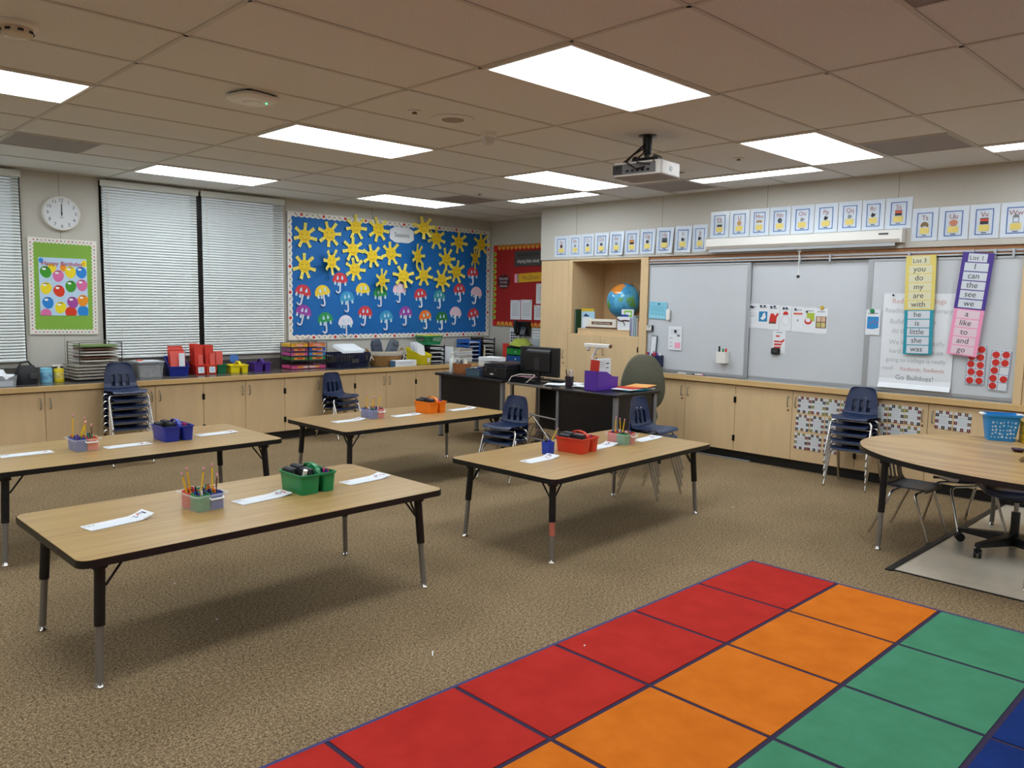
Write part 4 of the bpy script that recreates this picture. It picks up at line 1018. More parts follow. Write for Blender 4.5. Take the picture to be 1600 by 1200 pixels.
# ---------------------------------------------------------------- activity tables
M_lamtop = wood('oak laminate', '#b8985f', '#9c7b49', 26, 'x', .32)
M_legs = mat('worn steel leg', '#8f8b85', .45, .55)
def leg(t, x, y, h, sx, sy, pink=False):
    b = MB(); top = h-.03
    b.tube([(x, y, top), (x, y, top-.05), (x+.012*sx, y+.012*sy, .25)], .0215, M_black, 14); b.cyl((x, y, top-.035), (x, y, top), .032, M_black, 14)
    b.cyl((x+.010*sx, y+.010*sy, .265), (x+.03*sx, y+.010*sy, .265), .006, M_black, 8)
    L = b.build('leg', t, .8)
    b = MB(); b.tube([(x+.011*sx, y+.011*sy, .255), (x+.024*sx, y+.024*sy, .022)], .0155, M_legs, 12); b.build('leg_insert', L, .8)
    if pink:
        b = MB(); b.tube([(x+.0118*sx, y+.0118*sy, .25), (x+.0165*sx, y+.0165*sy, .165)], .0168, mat('worn pink tape', '#c9705e', .5), 12); b.build('tape', L, .8)
    b = MB(); b.lathe([(.019, 0), (.021, .005), (.016, .012), (.012, .024)], M_chrome, 14, (x+.025*sx, y+.025*sy, 0)); b.build('foot_glide', L, .8)
    for dx, dy in ((-sx, 0), (0, -sy)):
        b = MB(); b.tube([(x+.02*dx, y+.02*dy, top-.115), (x+.085*dx, y+.085*dy, top-.03), (x+.10*dx, y+.10*dy, top)], .0055, M_black, 8); b.build('brace', L, .8)
def activity_table(x, y, rz, h, label, pink=None):
    t = thing('activity_table', label, 'table', (x, y, 0), rz, 'rectangular activity tables')
    L, W = 1.829, .915; o = rrect(-L/2, L/2, -W/2, W/2, .05, 6)
    b = MB(); b.slab([(p*(1-.003), q*(1-.006)) for p, q in o], h-.026, h, M_lamtop); b.build('tabletop', t)
    b = MB(); b.loft([[(p, q, z) for p, q in o] for z in (h-.032, h-.0012)], M_black, False); b.loft([[(p*.985, q*.97, h-.030) for p, q in o], [(p, q, h-.032) for p, q in o]], M_black, True); b.build('edge_band', t, .6)
    for sx in (-1, 1):
        for sy in (-1, 1): leg(t, sx*(L/2-.105), sy*(W/2-.10), h, sx, sy, pink == (sx, sy))
    return t
TB = [(.27, .655, math.radians(1.0), .55), (.345, 2.556, math.radians(1.2), .562), (2.735, 2.66, math.radians(.8), .54), (2.755, .51, math.radians(2.2), .535)]
activity_table(*TB[0], 'oak topped activity table nearest the camera with the green caddy')
activity_table(*TB[1], 'oak topped activity table with the dark blue caddy, cut by the frame')
activity_table(*TB[2], 'oak topped activity table with the orange caddy beside the black desks')
activity_table(*TB[3], 'oak topped activity table with the red caddy and blue cup, one leg taped pink', (-1, -1))
# kidney shaped table
t = thing('kidney_table', 'kidney shaped oak table with bold grain beside the whiteboards', 'table', (4.30, -2.02, 0))
kh = .637
o = [(.905*math.cos(a), 1.215*math.sin(a)) for a in [PI*k/40 for k in range(41)]]
o += arc(-.665, -.0, .24, PI, 1.75*PI, 10)[1:] + [(p, q) for p, q in arc(0, -.18, .43, PI*.86, PI*.14, 16)] + arc(.665, 0, .24, 1.25*PI, 2*PI, 10)[:-1]
M_kid = wood('bold oak laminate', '#bb9a66', '#a98758', 2.6, 'y', .28, 7.0, True)
b = MB(); b.slab([(p*.997, q*.997) for p, q in o], kh-.026, kh, M_kid); b.build('tabletop', t)
b = MB(); b.loft([[(p, q, z) for p, q in o] for z in (kh-.034, kh-.0012)], M_black, False); b.slab([(p*.99, q*.99) for p, q in o], kh-.033, kh-.028, M_black); b.build('edge_band', t, .6)
for x, y, sx, sy in ((-.541, .881-.0, -1, 1), (.70, .55, 1, 1), (-.70, .02, -1, -1), (.70, .02, 1, -1)): leg(t, x, y, kh, sx*.3, sy*.3)

# ---------------------------------------------------------------- stacking chairs
M_shell = mat('navy chair plastic', '#1f2d4e', .32, var=.06, vscale=12)
def make_chair():
    t = thing('stacking_chair', '', 'chair')
    # profile: (y, z, half width) from the front lip over the seat and up the back
    P = [(-.152, .333, .138), (-.150, .340, .149), (-.135, .346, .155), (-.08, .347, .157), (0, .343, .157), (.055, .341, .156), (.088, .344, .153), (.110, .358, .150), (.124, .378, .147), (.132, .41, .144), (.139, .45, .140), (.147, .485, .135),
         (.155, .52, .127), (.163, .555, .117), (.168, .58, .107), (.170, .592, .094), (.171, .598, .072)]
    U = [-1, -.8, -.56, -.31, -.125, .125, .31, .56, .8, 1]
    def shell(rows, holes, name):
        bm = bmesh.new(); g = []
        for (y, z, w) in rows:
            r = []
            for u in U:
                e = abs(u)**2.2
                back = max(0, min(1, (z-.345)/.08)); wing = max(0, min(1, (z-.36)/.22))
                r.append(bm.verts.new((u*w, y - .016*e*wing, z + .012*e*(1-back)*(1 if y > -.14 else 0) - .018*(abs(u) > .99)*(1-back)*0)))
            g.append(r)
        for i in range(len(g)-1):
            for j in range(len(U)-1):
                if (i, j) in holes: continue
                bm.faces.new((g[i][j], g[i][j+1], g[i+1][j+1], g[i+1][j]))
        bmesh.ops.recalc_face_normals(bm, faces=bm.faces)
        bmesh.ops.solidify(bm, geom=bm.faces[:], thickness=.006)
        me = bpy.data.meshes.new(name); bm.to_mesh(me); bm.free(); me.materials.append(M_shell); me.shade_smooth(); me.set_sharp_from_angle(angle=.9)
        ob = bpy.data.objects.new(name, me); COL.objects.link(ob); ob.parent = t
        return ob
    k = 7
    shell(P[:k+1], set(), 'seat')
    hb = {(i, j) for i in (1, 2, 3) for j in (2, 4, 6)}
    bk = shell(P[k:], hb, 'backrest')
    for sx in (-1, 1):
        b = MB(); b.lathe([(.006, 0), (.006, .003), (.003, .005)], M_chrome, 10); b.T = None
        r = b.build('rivet', bk); r.location = (sx*.030, .1445, .503); r.rotation_euler = (PI/2, 0, 0)
    def foot(L, x, y):
        b = MB(); b.lathe([(.0092, 0), (.0098, .004), (.0094, .011), (.0095, .02)], M_chrome, 12, (x, y, 0)); b.build('foot_glide', L, .8)
    for sx in (-1, 1):
        b = MB(); b.tube([(sx*.178, -.19, .012), (sx*.173, -.100, .270), (sx*.170, -.092, .294), (sx*.157, -.088, .312), (sx*.132, -.087, .317)], .0095, M_chrome, 10); foot(b.build('leg', t, .9), sx*.178, -.19)
        b = MB(); b.tube([(sx*.190, .19, .012), (sx*.175, .082, .270), (sx*.171, .073, .296), (sx*.157, .068, .313), (sx*.132, .066, .318)], .0095, M_chrome, 10); foot(b.build('leg', t, .9), sx*.190, .19)
    b = MB(); b.tube([(-.133, -.087, .317), (.133, -.087, .317)], .0095, M_chrome, 10); b.build('crossbar', t, .9)
    b = MB(); b.tube([(-.133, .066, .318), (.133, .066, .318)], .0095, M_chrome, 10); b.build('crossbar', t, .9)
    return t
chair0 = make_chair(); used = [False]
def place_chair(x, y, z, rz, label, group=None):
    if used[0]: return dup(chair0, (x, y, z), rz, label, group)
    used[0] = True; put(chair0, (x, y, z), rz); chair0['label'] = label
    if group: chair0['group'] = group
    return chair0
PITCH = .068
def stack(n, x, y, rz, where):
    for i in range(n):
        if i == n-1: lb = 'topmost navy chair of the stack ' + where
        elif i == 0: lb = 'lowest navy chair of the stack ' + where
        else: lb = '%s navy chair up in the stack %s' % (ORD[i], where)
        place_chair(x + .004*i*math.sin(rz), y - .004*i*math.cos(rz), i*PITCH, rz, lb, 'stacked navy chairs')
stack(6, 1.055, 4.735, 0, 'of six under the window blinds')
stack(3, 3.36, 4.715, math.radians(8.6), 'of three in front of the window cabinets')
stack(3, 3.327, 1.94, math.radians(-81.5), 'of three beside the orange caddy table')
stack(4, 3.855, .765, math.radians(3), 'of four pushed under the red caddy table')
stack(5, 5.490, -.235, math.radians(-90+2.5), 'of five in front of the name cards')
place_chair(4.29, -1.13, 0, math.radians(-1), 'navy chair tucked under the round end of the kidney table')
place_chair(4.74, -1.345, 0.003, math.radians(146), 'navy chair under the middle of the kidney table, back towards the camera')

# swivel chair at the kidney table
t = thing('swivel_chair', 'navy swivel chair on a black five star base at the kidney table', 'chair', (4.34, -1.76, .003), .45)
b = MB(); o = rrect(-.23, .23, -.22, .22, .1, 8)
b.loft([[(p*.80, q*.80, .385) for p, q in o], [(p*.97, q*.97, .405) for p, q in o], [(p, q, .43) for p, q in o], [(p*.97, q*.97, .445) for p, q in o], [(p*.7, q*.7, .437) for p, q in o]], M_shell); b.build('seat', t, .9)
b = MB(); b.cyl((0, 0, .34), (0, 0, .386), .05, M_black, 16); b.box(-.11, .11, -.09, .09, .368, .386, M_black); b.build('mechanism', t)
b = MB(); b.cyl((0, 0, .24), (0, 0, .345), .0135, M_steel, 12); b.build('piston', t)
b = MB(); b.cyl((0, 0, .07), (0, 0, .27), .026, M_black, 16); b.build('column', t)
b = MB()
for k in range(5):
    a = 2*PI*k/5+2.3; ca, sa = math.cos(a), math.sin(a)
    q = [(.02, -.034, .055), (.02, .034, .055), (.02, .034, .125), (.02, -.034, .125)]; r2 = [(.335, -.022, .068), (.335, .022, .068), (.335, .02, .095), (.335, -.02, .095)]
    b.loft([[(u*ca-v*sa, u*sa+v*ca, w) for u, v, w in q], [(u*ca-v*sa, u*sa+v*ca, w) for u, v, w in r2]], M_black)
b.build('star_base', t, 0, .006)
for k in range(5):
    a = 2*PI*k/5+2.3; x, y = .325*math.cos(a), .325*math.sin(a)
    b = MB()
    for s in (-1, 1):
        c = Vector((x, y, .029)) + Vector((-math.sin(a+.6), math.cos(a+.6), 0))*.014*s
        d = Vector((-math.sin(a+.6), math.cos(a+.6), 0))*.008
        b.cyl(c-d, c+d, .029, M_black, 18)
    b.cyl((x, y, .03), (x, y, .075), .012, M_black, 10); b.build('caster', t, .6)

# ---------------------------------------------------------------- teacher's desks
M_desk = mat('black desk laminate', '#16161a', .3)
DH = .74
M_dleg = mat('grey desk leg', '#8b8c90', .4, .4)
def desk(name, label, y1, y0, depth, loc_x, curved, end_panel):
    L = y1-y0
    t = thing(name, label, 'desk', (loc_x, y1, 0), EWALL, 'black desks of the teacher')
    b = MB(); b.box(-.03, L+.03, -.04, depth, DH-.028, DH, M_desk); b.build('desktop', t, 0, .006)
    n = 16; bot = [(.02+(L-.04)*i/n, (.30 if not curved else .33-.20*(i/n)**2.2*1.0)) for i in range(n+1)]
    b = MB(); b.plate(bot+[(L-.02, DH-.03), (.02, DH-.03)], .012, .030, M_desk); b.build('modesty_panel', t)
    for x, y in ((0, 0), (L-.035, 0), (0, depth-.06), (L-.035, depth-.06)):
        b = MB(); b.box(x, x+.035, y, y+.045, .012, DH-.028, M_dleg); b.box(x-.004, x+.039, y-.004, y+.049, 0, .012, M_black); b.build('leg', t, 0, .003)
    if end_panel:
        b = MB(); b.plate([(L-.03, .26), (L-.015, .26), (L-.015, DH-.03), (L-.03, DH-.03)], .046, depth-.062, M_desk); b.build('end_panel', t)
    return t
desk('teacher_desk', 'black desk with the printer, nearer the window cabinets', 4.11, 3.04, .62, 4.315, False, False)
desk('teacher_desk', 'black desk with the purple file box and curved front panel', 2.19, 1.445, .66, 4.235, True, True)
t = thing('computer_table', 'low black computer table with wire frame between the desks', 'desk', (4.33, 3.0, 0), EWALL)
b = MB(); b.box(.02, .765, 0, .58, .70, .722, M_desk); b.build('tabletop', t, 0, .003)
b = MB(); b.rect(.02, .765, .70, .724, -.012, 0, M_steel); b.build('front_rail', t, 0, .003)
for x in (.05, .735):
    b = MB(); b.box(x-.015, x+.015, .03, .06, 0, .70, M_steel); b.box(x-.015, x+.015, .5, .53, 0, .70, M_steel); b.box(x-.015, x+.015, .03, .53, .08, .11, M_steel); b.build('leg', t)
b = MB(); b.tube([(.06, .045, .42), (.75, .045, .39)], .011, M_steel, 8); b.tube([(.06, .045, .17), (.75, .045, .15)], .011, M_steel, 8); b.tube([(.06, .045, .18), (.36, .045, .40)], .006, M_steel, 6); b.tube([(.36, .045, .40), (.62, .045, .16)], .006, M_steel, 6); b.build('wire_brace', t)
b = MB(); b.box(.1, .48, .42, .44, .2, .66, M_desk); b.build('back_panel', t)
t = thing('power_cables', 'tangle of black and pale cables under the computer table', 'cables', (4.42, 2.6, 0), 0)
for k in range(5):
    b = MB(); pts = [(.03*k-.1, -.28+.06*k, .006), (.06, -.2+.06*k, .03), (.10, -.12+.05*k, .16+.03*k), (.06, -.05+.06*k, .20+.02*k), (.02, .03+.05*k, .10), (-.02, .08+.04*k, .02), (.1, .2, .008)]
    b.tube(pts, .004, [M_black, M_dgrey, mat('peach cable', '#d9a58a', .5), M_black, mat('red cable', '#8a1f28', .5)][k], 6); b.build('cable', t, .9)
t = thing('desk_pedestal', 'dark brown drawer pedestal standing below the right desk end', 'cabinet', (4.34, 2.14, 0), EWALL)
b = MB(); b.box(0, .20, .03, .32, .01, .44, mat('dark walnut', '#2a2220', .5)); b.box(.01, .19, .04, .31, 0, .01, M_black); b.build('body', t, 0, .004)
# task chair
t = thing('task_chair', 'grey green fabric task chair with tall rounded back behind the desk', 'chair', (5.05, 1.74, 0), math.radians(-53))
M_fab = mat('grey green upholstery', '#5d5c4c', .9, var=.12, vscale=60, bump=.3, bscale=500)
bo = [(.228*math.copysign(abs(math.cos(a))**.72, math.cos(a))*(1-.16*math.sin(a)), .295*math.sin(a)) for a in [2*PI*k/36 for k in range(36)]]
b = MB(); b.loft([[(x*.9, .30+.03*(z/.3)**2, .755+z*.94) for x, z in bo], [(x, .285, .755+z) for x, z in bo], [(x, .25, .755+z) for x, z in bo], [(x*.92, .225, .755+z*.94) for x, z in bo]], M_fab); b.build('backrest', t, 1.0)
b = MB(); o = rrect(-.19, .15, -.30, .14, .1, 8); b.loft([[(p*.9, q*.9, .42) for p, q in o], [(p, q, .45) for p, q in o], [(p, q, .48) for p, q in o], [(p*.9, q*.9, .505) for p, q in o]], M_fab); b.build('seat', t, 1.0)
b = MB(); b.tube([(0, .1, .41), (0, .27, .42), (0, .315, .52), (0, .31, .62)], .025, M_black, 8); b.build('back_bracket', t)
b = MB(); b.cyl((0, 0, .08), (0, 0, .42), .03, M_black, 14); b.build('column', t)
b = MB()
for k in range(5):
    a = 2*PI*k/5+.3; b.tube([(0, 0, .10), (.3*math.cos(a), .3*math.sin(a), .075)], .028, M_black, 8, False, .018)
b.build('star_base', t)
for k in range(5):
    a = 2*PI*k/5+.3; b = MB(); b.cyl((.3*math.cos(a)-.02, .3*math.sin(a), .03), (.3*math.cos(a)+.02, .3*math.sin(a), .03), .03, M_black, 14); b.cyl((.3*math.cos(a), .3*math.sin(a), .03), (.3*math.cos(a), .3*math.sin(a), .08), .01, M_black, 8); b.build('caster', t)
t = thing('floor_strip', 'thin grey metal strip lying on the carpet along the cabinet base', 'strip', (5.745, 1.66, 0), EWALL)
b = MB(); b.box(0, .75, 0, .03, 0, .012, M_alu); b.build('strip', t, 0, .002)
# ---------------------------------------------------------------- things on the activity tables
M_clear = mat('clear tub plastic', '#e9eef2', .15, alpha=.28)
M_tub = {'r': mat('tub red', '#d2452a', .35), 'g': mat('tub green', '#2f8a4a', .35), 'b': mat('tub blue', '#2b479c', .35), 'o': mat('tub orange', '#e2672a', .35)}
TN = ['on the nearest table', 'on the table cut by the frame', 'on the table beside the black desks', 'on the table with the red caddy']
def pencil(loc, lean, az, label, group, L=.17, col=None):
    t = thing('pencil', label, 'pencil', loc, az, group); t.rotation_euler = (lean, 0, az)
    b = MB(); b.cyl((0, 0, 0), (0, 0, L-.02), .0042, col or mat('pencil yellow', '#e8b92a', .4), 6); b.build('shaft', t)
    b = MB(); b.cyl((0, 0, L-.02), (0, 0, L-.012), .0044, M_steel, 8); b.build('ferrule', t)
    b = MB(); b.cyl((0, 0, L-.012), (0, 0, L), .004, M_pink, 8); b.build('eraser', t)
def crayon_tub(ti, x, y, rz, lay, pencils):
    """Clear lidless tub with coloured inner cups full of crayons."""
    h = TB[ti][3]
    t = thing('crayon_tub', 'clear tub of coloured cups full of crayons ' + TN[ti], 'tub', (x, y, h+.001), rz, 'crayon tubs on the activity tables')
    w, d, hh = .078, .094, .078
    o0 = rrect(-w+.008, w-.008, -d+.008, d-.008, .015, 4); o1 = rrect(-w, w, -d, d, .018, 4); o2 = rrect(-w-.012, w+.012, -d-.012, d+.012, .024, 4)
    b = MB(); b.loft([[(p, q, 0) for p, q in o0], [(p, q, hh) for p, q in o1]], M_clear, False); b.slab(o0, 0, .0015, M_clear); b.loft([[(p, q, hh) for p, q in o1], [(p, q, hh) for p, q in o2], [(p, q, hh-.005) for p, q in o2]], M_clear, False); b.build('tub', t, .7)
    b = MB(); b.tube([(-.015, -d-.004, hh-.014), (-.012, -d-.016, hh-.02), (.05, -d-.016, hh-.02), (.054, -d-.004, hh-.014)], .005, mat('frosted grip', '#dfe2e4', .3), 8); b.build('grip', t)
    nx = 2; rows = 2
    for k, c in enumerate(lay):
        i, j = k % 2, k//2
        cx0, cx1 = -w+.010+i*(w-.010), -w+.010+(i+1)*(w-.010); cy0, cy1 = -d+.010+j*(d-.010), -d+.010+(j+1)*(d-.010)
        oc = rrect(cx0+.001, cx1-.001, cy0+.001, cy1-.001, .012, 4); oi = rrect(cx0+.003, cx1-.003, cy0+.003, cy1-.003, .011, 4)
        b = MB(); b.loft([[(p, q, .003) for p, q in oc], [(p, q, hh+.003) for p, q in oc], [(p, q, hh+.003) for p, q in oi], [(p, q, .02) for p, q in oi]], M_tub[c], True); b.build('cup', t, .6)
        b = MB(); rnd = random.Random(ti*10+k)
        pal = [M_navy, M_red, M_dgrey, M_purple, M_green, M_ink, M_orange, M_blue, M_paper]
        for q in range(16):
            px, py = rnd.uniform(cx0+.014, cx1-.014), rnd.uniform(cy0+.014, cy1-.014); dx, dy = rnd.uniform(-.008, .008), rnd.uniform(-.008, .008)
            b.cyl((px-dx, py-dy, .022), (px+dx, py+dy, hh+rnd.uniform(-.004, .022)), .0045, rnd.choice(pal), 6)
        ob = b.build('crayons', t); ob['kind'] = 'stuff'
    for k, (px, py, ln, az, L) in enumerate(pencils):
        ca, sa = math.cos(rz), math.sin(rz)
        pencil((x+px*ca-py*sa, y+px*sa+py*ca, h+.03), ln, az, 'pencil, %s from the left in the crayon tub %s' % (ORD[k], TN[ti]), 'pencils in the crayon tubs', L, M_brown if L < .145 else None)
def caddy(name, label, loc, rz, m, group, hh=.105, w=.105, d=.115, handle=True):
    """Three compartment plastic caddy with an arched centre handle."""
    t = thing(name, label, 'caddy', loc, rz, group)
    for (x0, x1, y0, y1) in ((-w, .012, -d, d), (.026, w, -d, -.006), (.026, w, .006, d)):
        oa = rrect(x0+.008, x1-.006, y0+.008, y1-.008, .018, 4); ob = rrect(x0, x1, y0, y1, .02, 4); oc = rrect(x0+.003, x1-.003, y0+.003, y1-.003, .018, 4)
        b = MB(); b.loft([[(p, q, 0) for p, q in oa], [(p, q, hh) for p, q in ob], [(p, q, hh) for p, q in oc], [(p, q, .006) for p, q in oa]], m, True); b.build('compartment', t, .6)
    b = MB(); o1 = rrect(-w-.006, w+.006, -d-.006, d+.006, .022, 5); o2 = rrect(-w+.002, w-.002, -d+.002, d-.002, .018, 5)
    b.loft([[(p, q, hh-.008) for p, q in o1], [(p, q, hh) for p, q in o1], [(p, q, hh) for p, q in o2], [(p, q, hh-.008) for p, q in o2]], m, False, True); b.build('rim', t, .6)
    if handle:
        b = MB(); b.loft([[(.019+u, y, z+v) for u, v in ((-.012, -.004), (.012, -.004), (.012, .004), (-.012, .004))] for y, z in [(-.085, hh-.02), (-.07, hh+.012), (-.04, hh+.030), (0, hh+.036), (.04, hh+.030), (.07, hh+.012), (.085, hh-.02)]], m); b.build('handle', t, .6)
    return t
def in_caddy(loc, rz, label_t, blk=True, seed=0):
    """Black erasers and crayons lying in a caddy."""
    rnd = random.Random(seed); c, s = math.cos(rz), math.sin(rz)
    G = lambda x, y, z: (loc[0]+x*c-y*s, loc[1]+x*s+y*c, loc[2]+z)
    for k, (x, y, z, a, tl) in enumerate(((-.088, .055, .085, PI/2, 1.35), (-.040, .060, .095, PI/2, 1.35), (-.040, -.035, .090, PI/2, 1.35))):
        t = thing('board_eraser', 'black felt eraser, %s in the %s' % (ORD[k], label_t), 'eraser', G(x, y, z), rz+a, 'black erasers in the caddies'); t.rotation_euler = (tl, 0, rz+a)
        b = MB(); b.box(-.045, .045, -.032, .032, 0, .022, mat('eraser felt', '#2c2d31', .9)); b.build('felt', t, 0, .003)
        b = MB(); b.box(-.043, .043, -.030, .030, .022, .036, M_black); b.build('back', t, 0, .004)
    t = thing('crayon_pile', 'loose red and blue crayons in the ' + label_t, 'crayons', G(.066, -.055, .01), rz); t['kind'] = 'stuff'
    b = MB()
    for k in range(12):
        p = Vector((rnd.uniform(-.014, .014), rnd.uniform(-.022, .022), rnd.uniform(.0, .01))); q = p + Vector((rnd.uniform(-.010, .010), rnd.uniform(-.012, .012), .098))
        b.cyl(p, q, .0045, rnd.choice([M_red, M_navy, M_blue, mat('hot pink', '#d8407a', .4)]), 6)
    o = b.build('crayons', t); o['kind'] = 'stuff'
def strip(ti, x, y, rz, label, curl=0.0, seed=0):
    """Printed number strip lying on a table, one end curling up."""
    t = thing('number_strip', label, 'paper strip', (x, y, TB[ti][3]+.0012), rz, 'printed number strips on the tables')
    L, W, n = .29, .110, 12
    zc = lambda u: curl*max(0, (u-.72)/.28)**1.6
    b = MB(); vs = []
    for i in range(n+1):
        u = i/n; x_ = -L/2+L*u - zc(u)*.25
        for yy in (-W/2, W/2): vs.append((x_, yy, zc(u)))
    b.add(vs, [(2*i, 2*i+2, 2*i+3, 2*i+1) for i in range(n)], M_paper); b.add([(a, c, d+.0008) for a, c, d in vs], [(2*i, 2*i+2, 2*i+3, 2*i+1) for i in range(n)], M_paper); b.build('sheet', t)
    b = MB(); rnd = random.Random(seed); z = .0012
    def bit(x0, x1, y0, y1, m):
        u0, u1 = (x0+L/2)/L, (x1+L/2)/L
        b.add([(x0-zc(u0)*.25, y0, zc(u0)+z), (x1-zc(u1)*.25, y0, zc(u1)+z), (x1-zc(u1)*.25, y1, zc(u1)+z), (x0-zc(u0)*.25, y1, zc(u0)+z)], [(0, 1, 2, 3)], m)
    for k in range(22): bit(-.135+.012*k, -.135+.012*k+.006, -.052, -.045, M_grey)
    for k in range(14): bit(-.10+.015*k, -.10+.015*k+.008, -.012, -.006, mat('pale print', '#9fb6c8', .6))
    for k in range(5): bit(-.135+.009*k, -.129+.009*k, .01+rnd.uniform(0, .02), .026+rnd.uniform(0, .02), mat('print slate', '#8c93a6', .6))
    for k in range(6): bit(.07+.011*k, .078+.011*k, .0+rnd.uniform(-.02, .02), .022+rnd.uniform(-.02, .02), [M_red, mat('print slate', '#8c93a6', .6), M_navy][(k+seed) % 3])
    b.build('print', t)
strip(0, -.335, .665, .17, 'number strip with a curled red printed end on the nearest table', .022, 0)
strip(0, .355, .655, .12, 'number strip between the crayon tub and the green caddy', .012, 1)
strip(0, .99, .675, .10, 'number strip at the far end of the nearest table beyond the green caddy', .014, 2)
strip(1, -.25, 2.59, .02, 'number strip at the frame edge on the table with the blue caddy', 0, 3)
strip(1, .33, 2.51, .05, 'number strip between the tub and the blue caddy', 0, 4)
strip(1, .99, 2.61, .05, 'number strip beyond the blue caddy at the table end', .004, 5)
strip(2, 2.17, 2.68, .03, 'lifted number strip at the table end before the crayon tub', .012, 6)
strip(2, 2.755, 2.65, .03, 'number strip between the tub and the orange caddy', .006, 7)
strip(2, 3.41, 2.65, .03, 'number strip beyond the orange caddy near the desks', .012, 8)
strip(3, 2.24, .500, .05, 'number strip with a curl in front of the blue pencil cup', .016, 9)
strip(3, 2.93, .545, .08, 'number strip between the red caddy and the crayon tub', .016, 10)
strip(3, 3.47, .53, .06, 'number strip beyond the crayon tub at the end of the red caddy table', .008, 11)
crayon_tub(0, .055, .675, .08, 'gbrg', [(-.05, .035, .3, -1.1, .16), (-.03, .045, .26, -.9, .18), (-.03, -.03, .14, .6, .18), (.03, -.035, .05, 0, .19), (.055, -.02, .12, .3, .135)])
crayon_tub(1, .065, 2.545, .03, 'bobo', [(-.03, .03, .38, .9, .17), (-.035, -.03, .3, .8, .17), (-.045, .055, .04, .4, .2), (.025, .035, .05, -.3, .18), (.045, -.03, .12, -.4, .14)])
crayon_tub(2, 2.435, 2.71, .03, 'brbr', [(-.035, .04, .16, -.6, .19), (-.04, -.03, .2, .5, .17), (.03, -.03, .15, .7, .19), (.045, .04, .25, -.8, .16)])
crayon_tub(3, 3.165, .545, .06, 'grro', [(-.03, -.02, .15, .9, .16), (-.028, .04, .06, -.2, .17), (.035, .03, .2, -1.2, .16)])
CD = [((.625, .675), 0, 'green caddy on the nearest table', mat('caddy green', '#17804a', .35)), ((.655, 2.575), 0, 'dark blue caddy on the table cut by the frame', mat('caddy blue', '#1c2f9a', .35)),
      ((3.06, 2.69), .0, 'orange caddy on the table beside the black desks', mat('caddy orange', '#ee7a12', .35)), ((2.665, .545), .05, 'red caddy on the table beside the blue pencil cup', mat('caddy red', '#d23a22', .35))]
for i, ((x, y), rz, lb, m) in enumerate(CD):
    caddy('tool_caddy', lb, (x, y, TB[i][3]+.001), rz+TB[i][2], m, 'tool caddies on the activity tables'); in_caddy((x, y, TB[i][3]+.001), rz+TB[i][2], lb.split(' on ')[0], seed=i)
t = thing('glue_stick', 'white glue stick leaning in the green caddy', 'glue stick', (.552, .605, .55+.035), 0); t.rotation_euler = (.35, .0, 0)
b = MB(); b.cyl((0, 0, 0), (0, 0, .085), .011, M_white, 12); b.build('tube', t)
b = MB(); b.cyl((0, 0, .085), (0, 0, .105), .0115, M_white, 12); b.build('cap', t)
t = thing('pencil_cup', 'blue cup full of crayons in front of the red caddy', 'cup', (2.425, .60, .536), .05)
b = MB(); oc = rrect(-.035, .035, -.035, .035, .012, 4); oi = rrect(-.032, .032, -.032, .032, .011, 4); b.loft([[(p*.92, q*.92, 0) for p, q in oc], [(p, q, .085) for p, q in oc], [(p, q, .085) for p, q in oi], [(p*.9, q*.9, .01) for p, q in oi]], M_blue); b.build('cup', t, .6)
b = MB(); rnd = random.Random(5)
for k in range(16):
    px, py = rnd.uniform(-.02, .02), rnd.uniform(-.02, .02); b.cyl((px, py, .015), (px+rnd.uniform(-.006, .006), py+rnd.uniform(-.006, .006), .09+rnd.uniform(0, .012)), .0045, rnd.choice([M_blue, M_navy, M_purple, M_dgrey]), 6)
o = b.build('crayons', t); o['kind'] = 'stuff'
pencil((2.425, .615, .56), .5, 1.1, 'yellow pencil leaning out of the blue cup', None, .175)
# on the kidney table
t = thing('storage_basket', 'bright blue plastic basket with round holes and white handles on the kidney table', 'basket', (4.985, -1.475, kh+.001), math.radians(-62))
M_bb = mat('basket blue', '#1f86cc', .35)
oa = rrect(-.085, .085, -.065, .065, .02, 4); ob = rrect(-.11, .11, -.085, .085, .025, 4); oc = rrect(-.106, .106, -.081, .081, .023, 4)
b = MB(); b.loft([[(p, q, 0) for p, q in oa], [(p, q, .185) for p, q in ob], [(p, q, .185) for p, q in oc], [(p*.97, q*.97, .006) for p, q in oa]], M_bb); b.build('body', t, .6)
b = MB(); od = rrect(-.118, .118, -.093, .093, .028, 4); b.loft([[(p, q, .175) for p, q in od], [(p, q, .19) for p, q in od], [(p, q, .19) for p, q in oc], [(p, q, .175) for p, q in oc]], M_bb, False, True); b.build('rim', t, .6)
M_hole = mat('basket hole', '#bcd6e8', .5)
b = MB(); rnd = random.Random(9)
for i in range(7):
    for j in range(5):
        x, z = -.07+.0235*i+rnd.uniform(-.005, .005), .03+.026*j+rnd.uniform(-.005, .005); yy = -.065-.02*z/.185-.0006
        b.disc(x, z, rnd.uniform(.004, .009), yy-.0006, yy, M_hole, 10)
b.build('hole_pattern', t)
for s in (-1, 1):
    b = MB(); b.box(s*.12-.018, s*.12+.018, -.04, .04, .178, .192, M_white); b.build('handle', t, 0, .006)
t = thing('yellow_stack', 'stack of yellow corrugated trays beside the blue basket, cut by the frame', 'trays', (5.03, -1.675, kh+.001), -1.08)
b = MB()
for k in range(9): b.slab(rrect(-.075, .075, -.08, .08, .02, 4), .003+.0165*k, .016+.0165*k, mat('tray yellow', '#e2bf1c', .4)); b.box(-.068, .068, -.07, .07, .0165*k, .0165*k+.004, mat('tray yellow', '#e2bf1c', .4))
b.build('trays', t, .6)
t = thing('purple_tape', 'purple roll of tape on top of the yellow trays', 'tape', (5.03, -1.675, kh+.152), 0)
